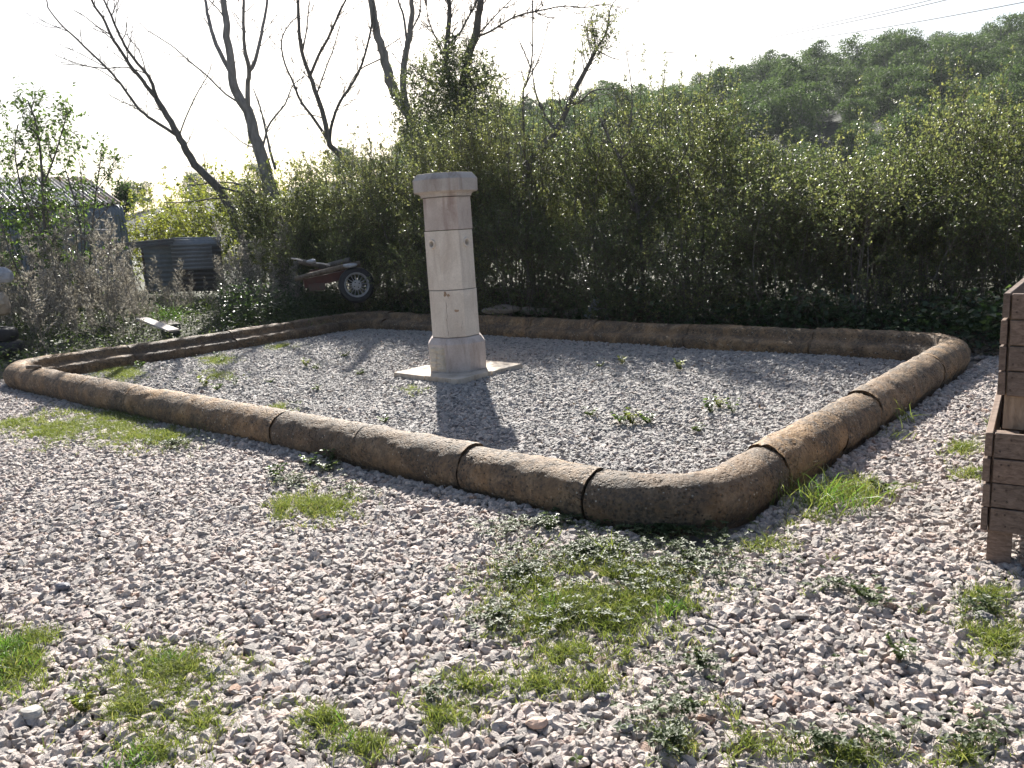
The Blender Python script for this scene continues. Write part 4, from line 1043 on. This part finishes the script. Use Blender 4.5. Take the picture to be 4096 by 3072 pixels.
# ---------------------------------------------------------------- overhead cables
def cable(label, p1, p2, Y1, Y2, sag, r):
    a = at(*p1, Y1); b = at(*p2, Y2); d = b-a; a = a-d*.9; b = b+d*.6; t = np.linspace(0, 1, 30)[:, None]
    pts = a*(1-t)+b*t-np.array([0, 0, 1.])*sag*4*t*(1-t)+np.array([0, 0, 1.])*sag*.9
    tag(MB().tube(pts, r, 5).build('overhead_cable', M_wire, None, tuple(a), True), label, 'cable')
cable('upper thin overhead cable of the close pair crossing the sky at top right', (2960, 158), (3790, -5), 62, 44, .8, .02)
cable('lower thin overhead cable of the close pair crossing the sky at top right', (2960, 170), (3830, 0), 62.4, 44.4, .8, .022)
cable('single overhead cable running below the close pair at top right', (3100, 172), (4096, 20), 60, 42, .8, .02)
cable('faint thin cable behind the young tree at the far left', (0, 545), (130, 530), 40, 42, .2, .009)

# ---------------------------------------------------------------- dry weeds and undergrowth beyond the left side
def weed_proto(H, plume, seed):
    root = thing('dry_weed', 'tall dry feathery weed among many in the patch left of the hedge', 'weed', (0, 0, 0), group='dry weeds beyond the left border')
    mb = MB(); LP = []; LD = []; LL = []
    bend = rng.normal(size=3)*[.12, .12, 0]*H
    pts = curve((0, 0, 0), np.array([bend[0], bend[1], H]), rng.normal(size=3)*.04*H, 7); mb.tube(pts, np.linspace(.007, .003, 7), 4)
    for k in range(int(26+plume*20)):
        t = rng.uniform(.15, .98); i = t*6; i0 = int(i); p = pts[i0]+(pts[min(i0+1, 6)]-pts[i0])*(i-i0)
        a = rng.uniform(0, 6.28); ln = H*(.22*(1-t)+.05)*rng.uniform(.6, 1.4); d = nrm(np.array([math.cos(a), math.sin(a), .9])); e = p+d*ln
        mb.tube([p, p+d*ln*.5+[0, 0, -.01], e], [.003, .0022, .0012], 3, cap=False)
        m = 9; tt = rng.uniform(.1, 1, m)[:, None]; LP.append(p+(e-p)*tt); LD.append(nrm(d+rdir(m)*.9)); LL.append(rng.uniform(.02, .06, m))
    P = np.concatenate(LP); D = np.concatenate(LD); L_ = np.concatenate(LL)
    v_, f_ = leafgeo(P, D, L_, L_*.24+.003)
    a_ = meshobj('seed_heads', v_, f_, M_dry, root, rnd=np.repeat(np.clip(rng.normal(.55, .25, len(P)), 0, 1), 4)); b_ = mb.build('stalk', M_dryst, root)
    a_['kind'] = b_['kind'] = 'stuff'; KIDS[root.name] = [a_, b_]; return root
M_dryst = plain('dry_stem', (.22, .195, .165), .8)
wp = [weed_proto(H, pl, i) for i, (H, pl) in enumerate([(1.0, 0), (1.25, 1), (.8, 0), (1.5, 1), (.65, 0), (1.1, .5)])]
spots = []
while len(spots) < 285:
    px_ = random.uniform(-260, 1180); Y = random.uniform(11.2, 17.2)
    X = kx(px_)*Y; uu = X*U[0]+Y*U[1]; v_ = X*V[0]+Y*V[1]
    if uu > U0-.7 and v_ < V1+1.2: continue
    if uu > U0-1.6 and random.random() < .6: continue
    if px_ > 600 and Y < 14.4: continue
    if 560 < px_ < 900 and random.random() < .45: continue
    spots.append((X, Y, px_))
for i, (X, Y, px_) in enumerate(spots):
    o = wp[i] if i < 6 else copy_tree(wp[i % 6])
    s = random.uniform(.7, 1.25)*(.62 if 520 < px_ < 900 else 1)*(1.1 if px_ < 420 else 1)
    o.location = (X, Y, float(tz(X, Y))-.02); o.rotation_euler = (random.uniform(-.12, .12), random.uniform(-.12, .12), random.uniform(0, 6.28)); o.scale = (s, s, s)

def scatter_leaves(name, n, pf, mat, L, W, hmax, kind='stuff', up=.6, hb=1.6):
    P = pf(n); n = len(P); h = rng.uniform(0, 1, n)**hb*hmax*(.35+1.3*np.clip(vnoise(np.stack([P[:, 0]*1.6, P[:, 1]*1.6, P[:, 0]*0], 1), 3), 0, 1))
    Q = np.stack([P[:, 0], P[:, 1], tz(P[:, 0], P[:, 1])+h+.01], 1)
    D = nrm(rdir(n)*[1, 1, .5]+[0, 0, .15]); N = nrm(rdir(n)*(1-up)+[0, 0, up]); s = rng.uniform(.6, 1.35, n)
    v_, f_ = leafgeo(Q, D, L*s, W*s, N); c0 = Q.mean(0)
    return tag(meshobj(name, v_, f_, mat, None, tuple(c0), rnd=np.repeat(np.clip(rng.normal(.5, .28, n), 0, 1), 4)), kind=kind)
def zone(test, px0, px1, Y0, Y1):
    def pf(n):
        out = []
        while len(out) < n:
            m = n; p = rng.uniform(px0, px1, m); Y = rng.uniform(Y0, Y1, m); K = (p-2048)/PX_F/math.cos(ROLL)*.99/math.cos(PITCH)*.985; X = K*Y
            ok = test(X, Y, X*U[0]+Y*U[1], X*V[0]+Y*V[1]); out.extend(zip(X[ok], Y[ok]))
        return np.array(out[:n])
    return pf
tag(scatter_leaves('undergrowth', 26000, zone(lambda x, y, u, v: ((u < U0-.12) | (v > V1+.1)) & (y < 18), -300, 1750, 10, 18), M_ground_leaf, .05, .03, .28), 'low green weeds and creepers covering the ground beyond the left side of the border', 'undergrowth')
tag(scatter_leaves('creepers', 9000, zone(lambda x, y, u, v: ((u < U0-.5) | (v > V1+.3)) & (y < 16), 900, 1700, 12.5, 16), M_bramble, .055, .036, .55), 'tangled dark creepers round the old wheel and trailer chassis', 'undergrowth')
tag(scatter_leaves('brambles', 15000, zone(lambda x, y, u, v: (v > V1+.12) & (v < V1+2.6), 1500, 4700, 8, 16), M_bramble, .075, .055, .5), 'dark creeping brambles at the hedge foot behind the back border', 'undergrowth')
tag(scatter_leaves('leaf_litter', 16000, zone(lambda x, y, u, v: (v > V1+.02) & (v < V1+2.8), 1300, 4700, 8, 17), M_litter, .05, .03, .06), 'brown dead leaves and debris strewn under the hedge', 'leaf litter')
# dead stems tangled in the hedge foot
mb = MB()
for k in range(420):
    p_ = random.uniform(1500, 4500); Y = float(np.interp(p_, *zip(*HY)))-random.uniform(.3, 2.0); X = kx(p_)*Y; z0 = float(tz(X, Y)); h = random.uniform(.3, 1.3)
    mb.tube(curve((X, Y, z0), (X+random.gauss(0, .25), Y+random.gauss(0, .25), z0+h), rng.normal(size=3)*.08, 4), [.006, .005, .004, .003], 3, cap=False)
tag(mb.build('dead_stems', M_twig, None, (2, 11, 0)), 'tangle of dead upright stems in the shaded hedge foot', 'stems', kind='stuff')

# ---------------------------------------------------------------- gravel
def gravel(name, label, spacing, test, size, seed, GN):
    r = np.random.default_rng(seed)
    gx = np.arange(-12, 12, spacing); gy = np.arange(.8, 16, spacing); X, Y = np.meshgrid(gx, gy); X = X.ravel()+r.uniform(-.5, .5, X.size)*spacing; Y = Y.ravel()+r.uniform(-.5, .5, Y.size)*spacing
    ok = (np.abs(X) < .74*Y+1.3); X = X[ok]; Y = Y[ok]; u = X*U[0]+Y*U[1]; v = X*V[0]+Y*V[1]; ok = test(X, Y, u, v); X = X[ok]; Y = Y[ok]; u = u[ok]; v = v[ok]; n = len(X)
    sz = size*np.clip(r.lognormal(0, .28, n), .5, 1.9)*.5
    sc = np.stack([sz*r.uniform(.85, 1.4, n), sz*r.uniform(.75, 1.1, n), sz*r.uniform(.55, .85, n)], 1)
    und = .008*np.sin(X*2.1+1)*np.sin(Y*1.7)+.006*np.sin(X*5.3+Y*3.1)
    Z = -.026+und+r.uniform(-.3, 1.15, n)*size*.36
    db = np.minimum(np.where((v > V0-.2) & (v < V1+.1), np.minimum(abs(u-U1), np.where(v > 0, abs(u-(U1-KW)), 9)), 9), np.where((u > U0) & (u < U1+.1), np.minimum(abs(v-V0), abs(v-(V0+KW))), 9))
    Z = Z+.022*np.clip(1-db/.16, 0, 1)+.012*(vnoise(np.stack([X*1.4, Y*1.4, 0*X], 1), 21)-.4)
    me = bpy.data.meshes.new(name); me.vertices.add(n); me.vertices.foreach_set('co', np.stack([X, Y, Z], 1).astype(np.float32).ravel())
    def attr(nm, ty, a, key): q = me.attributes.new(nm, ty, 'POINT'); q.data.foreach_set(key, a)
    rot = np.stack([r.normal(0, .35, n), r.normal(0, .35, n), r.uniform(0, 6.28, n)], 1)
    attr('rot', 'FLOAT_VECTOR', rot.astype(np.float32).ravel(), 'vector'); attr('siz', 'FLOAT_VECTOR', sc.astype(np.float32).ravel(), 'vector'); attr('var', 'INT', r.integers(0, 10, n).astype(np.int32), 'value')
    me.update(); o = bpy.data.objects.new(name, me); C.objects.link(o); 
    m = o.modifiers.new('stones', 'NODES'); m.node_group = GN
    print(name, n); return tag(o, label, 'gravel', kind='stuff')
INN = lambda u, v, m: (u > U0+m) & (u < U1-m) & (v > V0+m) & (v < V1-m)
def make_gn(gm):
    GN = bpy.data.node_groups.new('gravel_stones', 'GeometryNodeTree')
    GN.interface.new_socket('Geometry', in_out='INPUT', socket_type='NodeSocketGeometry'); GN.interface.new_socket('Geometry', in_out='OUTPUT', socket_type='NodeSocketGeometry')
    gi = GN.nodes.new('NodeGroupInput'); go = GN.nodes.new('NodeGroupOutput'); jn = GN.nodes.new('GeometryNodeJoinGeometry')
    for k in range(10):
        ic = GN.nodes.new('GeometryNodeMeshIcoSphere'); ic.inputs['Subdivisions'].default_value = 2
        sp = GN.nodes.new('GeometryNodeSetPosition'); nz_ = GN.nodes.new('ShaderNodeTexNoise'); nz_.noise_dimensions = '4D'; nz_.inputs['W'].default_value = 3.7*k+1; nz_.inputs['Scale'].default_value = .95; nz_.inputs['Detail'].default_value = 1.5
        pos = GN.nodes.new('GeometryNodeInputPosition'); GN.links.new(pos.outputs[0], nz_.inputs['Vector'])
        sb = GN.nodes.new('ShaderNodeVectorMath'); sb.operation = 'SUBTRACT'; GN.links.new(nz_.outputs['Color'], sb.inputs[0]); sb.inputs[1].default_value = (.5, .5, .5)
        ml = GN.nodes.new('ShaderNodeVectorMath'); ml.operation = 'SCALE'; GN.links.new(sb.outputs[0], ml.inputs[0]); ml.inputs['Scale'].default_value = 2.3
        GN.links.new(ml.outputs[0], sp.inputs['Offset']); GN.links.new(ic.outputs['Mesh'], sp.inputs['Geometry'])
        sm = GN.nodes.new('GeometryNodeSetMaterial'); sm.inputs['Material'].default_value = gm; GN.links.new(sp.outputs[0], sm.inputs[0])
        ti = GN.nodes.new('GeometryNodeGeometryToInstance'); GN.links.new(sm.outputs[0], ti.inputs[0]); GN.links.new(ti.outputs[0], jn.inputs[0])
    ip = GN.nodes.new('GeometryNodeInstanceOnPoints'); GN.links.new(gi.outputs[0], ip.inputs['Points']); GN.links.new(jn.outputs[0], ip.inputs['Instance']); ip.inputs['Pick Instance'].default_value = True
    for nm, ty, so in (('rot', 'FLOAT_VECTOR', 'Rotation'), ('siz', 'FLOAT_VECTOR', 'Scale'), ('var', 'INT', 'Instance Index')):
        na = GN.nodes.new('GeometryNodeInputNamedAttribute'); na.data_type = ty; na.inputs['Name'].default_value = nm; GN.links.new(na.outputs['Attribute'], ip.inputs[so])
    GN.links.new(ip.outputs[0], go.inputs[0])
    return GN
gravel('basin_gravel', 'grey angular gravel filling the bed inside the stone border', .022, lambda x, y, u, v: INN(u, v, KW-.03) & ~((abs(u-CU) < .51) & (abs(v-CV) < .51)), .031, 3, make_gn(M_gravel_in))
gravel('yard_gravel', 'pinkish grey crushed gravel covering the yard outside the border', .0232, lambda x, y, u, v: ~INN(u, v, -.02) & ((u > U0-.3) | (v < V0-.1)) & ((v < V1+.1) | ((u > U1+.0) & (v < V1+1.2))) & (u > U0-1.0), .0335, 4, make_gn(M_gravel))
# fallen dry leaves and bits of stalk on the gravel
def on_gravel(n):
    X = rng.uniform(-7, 5, n); Y = rng.uniform(1.8, 13, n); u = X*U[0]+Y*U[1]; v = X*V[0]+Y*V[1]; ok = (u > U0-.3) & (v < V1-.4) & (np.abs(X) < .75*Y+.5) & ~((v > V0-.05) & (v < V0+KW)) & ~((u > U1-KW) & (u < U1+.05)) & (v > -4); return np.stack([X[ok], Y[ok]], 1)
tag(scatter_leaves('fallen_leaves', 1500, on_gravel, M_litter, .032, .014, .012), 'small dry fallen leaves scattered over the gravel', 'leaf litter')
# a few larger stones
for i, (px_, py_, s_, lab) in enumerate([(2410, 2785, .035, 'rounded dark purple pebble in the mossy patch, lower middle'), (2510, 2910, .035, 'dark flat blue-grey stone in the foreground, lower right of centre'), (1290, 2450, .05, 'larger pinkish stone in the mid-left gravel'), (250, 2345, .055, 'dark blue-grey flat stone in the gravel at left'), (480, 2030, .06, 'flat grey stone near the left border shadow'), (130, 2850, .06, 'pale flat stone beside the lower left grass'), (3930, 2470, .06, 'dark broken stone in the grass below the crates'), (2150, 2890, .05, 'long salmon-coloured stone in the lower middle foreground')]):
    c = gp(px_, py_, .005); s_ *= .72; mt = plain('pebble_stone', [(.10, .09, .11), (.12, .12, .14), (.45, .35, .31), (.13, .13, .16), (.3, .29, .28), (.38, .36, .33), (.2, .19, .19), (.5, .34, .26)][i], .6)
    lump('pebble', lab, 'stone', c, (s_, s_*.7, s_*.45), mt, 50+i)

# ---------------------------------------------------------------- grass and weeds on the gravel
def patch_points(patches, dens, margin=0.):
    out = []
    for (px_, py_, rx, ry, dn) in patches:
        c = gp(px_, py_); ex = gp(px_+rx, py_)-c; ey = gp(px_, py_-ry)-c; ar = math.pi*np.linalg.norm(ex)*np.linalg.norm(ey); n = int(ar*dens*dn)
        n = int(n*1.5); r = np.abs(rng.normal(0, .62, n)); a = rng.uniform(0, 2*math.pi, n); P = c+ex*(r*np.cos(a))[:, None]+ey*(r*np.sin(a))[:, None]
        q9 = np.stack([P[:, 0], P[:, 1], P[:, 0]*0], 1); keep = .55*vnoise(q9*5, 9)+.45*vnoise(q9*15, 19)+rng.uniform(-.16, .16, n) > .43
        out.append(P[keep])
    return np.concatenate(out)
def blades(name, label, patches, dens, L, W, mat, bend=.8, clump=.0, lean=.45, kind='stuff', cl=7, bias=0.):
    P = patch_points(patches, dens/cl); P = np.repeat(P, cl, 0)+rng.normal(size=(len(P)*cl, 3))*[.012, .012, 0]; n = len(P); P[:, 2] = -.015
    D = nrm(rng.normal(size=(n, 3))*[lean, lean, 0]+[0, 0, 1.]); l = L*rng.uniform(.45, 1.3, n)
    v_, f_ = bladegeo(P, D, l, W*rng.uniform(.7, 1.3, n), bend*rng.uniform(.3, 1.3, n))
    r = np.repeat(np.clip(rng.normal(.4+bias, .25, n), 0, 1), 7); c0 = P.mean(0)
    return tag(meshobj(name, v_, f_, mat, None, tuple(c0), rnd=r), label, 'grass', kind=kind)
blades('short_grass', 'short yellow-green grass patches in the gravel along the front and in the foreground', [
    (400, 1700, 270, 55, .8), (180, 1730, 140, 30, .4), (620, 1745, 110, 30, .6), (1280, 2020, 150, 60, .6), (1130, 2030, 60, 45, .5), (2300, 2440, 330, 130, 1.2), (2450, 2300, 380, 130, .5), (2150, 2330, 230, 70, .4), (2550, 2400, 230, 70, .5), (2260, 2600, 220, 80, .7),
    (2150, 2730, 200, 70, .45), (2380, 2730, 150, 50, .4), (700, 2680, 270, 110, .9), (520, 2830, 250, 110, .7), (800, 2900, 150, 80, .5), (620, 3010, 230, 70, .6), (60, 2640, 120, 110, .7), (130, 2540, 110, 50, .4),
    (1290, 2880, 170, 80, .8), (1500, 2960, 220, 70, .6), (1750, 2850, 230, 90, .45), (1880, 2730, 180, 60, .35), (3040, 2160, 120, 50, .7), (3200, 2090, 150, 60, .5), (3400, 1960, 140, 60, .5), (4010, 1730, 90, 40, .9), (3850, 1790, 80, 30, .5), (3900, 1890, 90, 30, .4), (60, 1695, 60, 20, .9),
    (3960, 2380, 130, 60, .8), (4000, 2560, 110, 80, .8), (3870, 2520, 60, 40, .5), (3400, 3010, 230, 70, .5), (3000, 2990, 260, 80, .45), (3850, 3020, 230, 60, .5), (2750, 2960, 180, 80, .4), (3700, 2440, 70, 30, .25), (2900, 2820, 180, 40, .15)],
    21000, .058, .0034, M_grass)
blades('green_grass', 'bright green grass tufts at the lower left', [(30, 2620, 90, 80, .9), (680, 2650, 60, 25, .6), (1380, 2880, 60, 35, .5), (560, 3050, 90, 30, .7), (2700, 2430, 60, 30, .5), (2180, 2420, 70, 30, .5), (1360, 2950, 30, 30, .4)], 14000, .075, .004, M_green)
blades('basin_grass', 'thin short grass in the gravel inside the border', [(490, 1490, 90, 30, .8), (880, 1440, 80, 20, .7), (860, 1500, 80, 20, .5), (1130, 1630, 60, 20, .4), (1260, 1710, 60, 15, .5), (1140, 1385, 70, 12, .6), (1660, 1555, 60, 20, .2)], 9000, .055, .003, M_grass)
def leafpatch(name, label, patches, dens, L, mat, hmax=.05):
    P = patch_points(patches, dens); n = len(P); k = 4
    h = rng.uniform(.2, 1, n)*hmax; Q = P+np.stack([0*h, 0*h, h-.008-P[:, 2]], 1); tv, tf = conegeo(Q*[1, 1, 0]+[0, 0, .0], Q, .0012)
    a = rng.uniform(0, 6.28, (n, 1))+np.arange(k)*2*math.pi/k; D = np.stack([np.cos(a), np.sin(a), rng.uniform(-.1, .5, (n, k))], -1); tilt = np.repeat(rng.normal(size=(n, 1, 3))*.3, k, 1); N = nrm(tilt+[0, 0, 1.])
    s = np.repeat(rng.uniform(.6, 1.3, n), k)*L
    v_, f_ = leafgeo(np.repeat(Q, k, 0), D.reshape(-1, 3), s, s*.62, N.reshape(-1, 3)); rn = np.repeat(np.clip(rng.normal(.5, .25, n*k), 0, 1), 4)
    V_, F_ = cat([(v_, f_), (tv, tf)]); return tag(meshobj(name, V_, F_, mat, None, tuple(P.mean(0)), rnd=np.concatenate([rn, np.full(len(tv), .4)])), label, 'weeds', kind='stuff')
leafpatch('creeping_weeds', 'low leafy creeping weeds spreading through the foreground gravel', [
    (2350, 2210, 320, 60, 1.), (2700, 2230, 330, 70, .9), (2100, 2300, 260, 70, .6), (2500, 2330, 350, 80, .6), (2000, 2480, 180, 90, .4), (2300, 2480, 300, 120, .3), (2050, 2130, 150, 30, .5), (2950, 2150, 200, 40, .6), (2950, 2300, 250, 60, .25),
    (2800, 2660, 170, 60, .5), (2750, 2850, 200, 120, .8), (2700, 2980, 260, 80, .8), (3300, 2990, 260, 70, .6), (3550, 2960, 200, 70, .5), (3900, 2960, 200, 90, .6), (1180, 1930, 120, 30, .6), (1400, 1960, 90, 30, .5), (1330, 1870, 90, 20, .5), (3350, 2350, 180, 40, .25), (3520, 2420, 120, 30, .4), (3930, 2440, 120, 60, .5),
    (2200, 2100, 300, 25, .7), (2650, 2130, 380, 25, .8), (700, 1780, 250, 20, .3), (1750, 2780, 180, 60, .25), (3300, 2660, 140, 60, .1), (3600, 2650, 60, 50, .4)], 1900, .019, M_ground_leaf, .055)
# single weeds
def rosette(n, L, H, mat):
    root = thing('weed_plant', '', 'weed', (0, 0, 0))
    a = rng.uniform(0, 6.28, n); h = rng.uniform(0, 1, n); st = np.stack([np.cos(a)*h*.05, np.sin(a)*h*.05, h*H+.01], 1)
    tv, tf = conegeo(np.zeros((n, 3)), st, .0016); k = 3; aa = a[:, None]+np.array([-.8, 0, .8]); D = np.stack([np.cos(aa), np.sin(aa), np.full(aa.shape, .25)], -1)
    N = nrm(rng.normal(size=(n, 1, 3)).repeat(k, 1)*.35+[0, 0, 1.]); s = np.repeat(rng.uniform(.6, 1.3, n), k)*L
    v_, f_ = leafgeo(np.repeat(st, k, 0), D.reshape(-1, 3), s, s*.7, N.reshape(-1, 3))
    x = meshobj('leaves', v_, f_, mat, root, rnd=np.repeat(np.clip(rng.normal(.6, .25, n*k), 0, 1), 4)); y = meshobj('stems', tv, tf, M_green_stem, root)
    x['kind'] = y['kind'] = 'stuff'; KIDS[root.name] = [x, y]; return root
M_green_stem = plain('green_stem', (.09, .13, .04), .6)
rp = [rosette(26, .034, .07, M_leftleaf), rosette(40, .028, .10, M_bright), rosette(16, .045, .05, M_ground_leaf), rosette(30, .03, .12, M_leftleaf)]
W_ = [(560, 1470, 0, 'leafy weed by the inner left corner of the border'), (870, 1430, 3, 'yellow-leaved weed in the far left part of the gravel bed'), (890, 1445, 0, 'low weed next to the yellow-leaved one in the far left of the bed'), (1225, 1465, 1, 'bright yellow-green weed in the gravel left of the column'), (1265, 1475, 2, 'dark leafy weed right beside the bright one left of the column'),
    (1265, 1560, 2, 'small dark weed in the gravel below and left of the slabs'), (1440, 1497, 2, 'dark small weed just left of the column slab'), (820, 1545, 1, 'small yellowish weed near the left front stretch of border'), (870, 1560, 0, 'small dark green weed near the left front stretch of border'), (940, 1540, 3, 'scattered little weed behind the left front border'),
    (1380, 1425, 2, 'small weed in the gravel beyond the column at left'), (1080, 1530, 2, 'tiny sprout in the left middle of the gravel bed'), (2530, 1695, 1, 'clump of light green weed in the right half of the bed'), (2480, 1690, 0, 'leafy part of the weed clump nearest the front corner'), (2590, 1690, 0, 'right-hand weed of the front clump in the bed'), (2880, 1630, 1, 'tall yellow-tipped weed clump toward the right border'), (2840, 1650, 3, 'left shoulder of the weed clump toward the right border'), (2930, 1650, 3, 'right shoulder of the weed clump toward the right border'),
    (2790, 1722, 2, 'low two-leaf weed in front of the right weed clump'), (2490, 1455, 1, 'small weed in the back right shade of the bed'), (2400, 1465, 2, 'faint small weed in the back middle of the bed'), (2720, 1478, 1, 'weed sprout in the back right gravel'), (1535, 1690, 0, 'thin sprig in the bed close to the front border joint'), (2360, 1660, 2, 'tiny weed left of the light green front clump'),
    (1240, 1860, 0, 'pale leafy weed at the foot of the front border, left one'), (1310, 1880, 2, 'broad dark-leaved plant at the foot of the front border'), (1320, 1850, 3, 'whitish glinting leafy shoot against the front border'), (1110, 1905, 0, 'small leafy weed in front of the border shadow, left of the broad-leaved plant'), (2200, 2120, 3, 'upright leafy weed below the front border joint'), (2270, 2070, 2, 'dark weed in the shadow under the front border near the corner'),
    (340, 2840, 1, 'bright green leafy weed at lower left'), (3460, 2380, 2, 'dark leafy weed in the right middle gravel'), (3530, 1960, 2, 'dark round-leaved weed at the right edge of the long grass'), (3600, 2640, 3, 'pale thistle-like weed in the right foreground')]
for i, (px_, py_, k, lab) in enumerate(W_):
    src = rp[k]; o = src if not src.get('used') else copy_tree(src); src['used'] = 1
    c = gp(px_, py_); o.location = (c[0], c[1], -.01); o.rotation_euler = (0, 0, random.uniform(0, 6.28)); s = random.uniform(.75, 1.2); o.scale = (s, s, s); o['label'] = lab
for o in C.objects:
    if 'used' in o: del o['used']
def tuft(px_, py_, n, L, W, mat, label, Y=None, spread=.06, lean=.5, bend=.9):
    c = gp(px_, py_) if Y is None else at(px_, py_, Y)
    if Y is not None: c[2] = float(tz(c[0], c[1]))
    P = c+rng.normal(size=(n, 3))*[spread, spread, 0]; P[:, 2] = c[2]; D = nrm(rng.normal(size=(n, 3))*[lean, lean, 0]+[0, 0, 1.])
    v_, f_ = bladegeo(P, D, L*rng.uniform(.4, 1.25, n), W*rng.uniform(.7, 1.3, n), bend*rng.uniform(.3, 1.3, n))
    return tag(meshobj('grass_tuft', v_, f_, mat, None, tuple(c), rnd=np.repeat(rng.uniform(0, .7, n), 7)), label, 'grass tuft')
tuft(3230, 2010, 120, .22, .005, M_grass, 'tuft of long arching grass against the right border, nearest the corner', spread=.1)
tuft(3330, 2020, 90, .2, .005, M_green, 'dense green grass tuft right of the long arching one', spread=.09)
tuft(3450, 1980, 50, .16, .004, M_grass, 'shorter grass tuft at the right of the long grass by the border', spread=.1)
tuft(3620, 1690, 14, .2, .006, M_grass, 'few long blades leaning beside the right border', spread=.04)
tuft(2440, 2230, 16, .15, .006, M_grass, 'few long curved grass blades rising in front of the rounded corner')
tuft(2190, 2170, 8, .1, .004, M_grass, 'small spray of blades left of the rounded corner')
tuft(660, 1265, 160, .38, .008, M_green, 'bright green grass clump behind the bleached plank', Y=14.2, spread=.12, lean=.35)
tuft(1208, 1200, 120, .34, .008, M_green, 'vivid green grass clump left of the old wheel', Y=13.6, spread=.09, lean=.3)
tuft(790, 1735, 12, .12, .004, M_grass, 'thin grass blades against the front border at left', spread=.03)
tuft(3560, 1750, 30, .12, .004, M_grass, 'small grass tuft outside the middle of the right border', spread=.07)
# blades leaning up the border foot and scattered dry blades

import os
# ---------------------------------------------------------------- thin air haze
if True:
    hm = bpy.data.materials.new('thin_haze'); hm.use_nodes = True; hn = hm.node_tree; hn.nodes.clear()
    ho = hn.nodes.new('ShaderNodeOutputMaterial'); pv = hn.nodes.new('ShaderNodeVolumePrincipled'); pv.inputs['Density'].default_value = .0002; pv.inputs['Color'].default_value = (.86, .92, 1, 1); pv.inputs['Anisotropy'].default_value = .35
    hn.links.new(pv.outputs[0], ho.inputs['Volume'])
    mb = MB(); mb.box((0, 180, 29), (1240, 820, 62)); hz_ = mb.build('haze', hm); tag(hz_, kind='stuff')
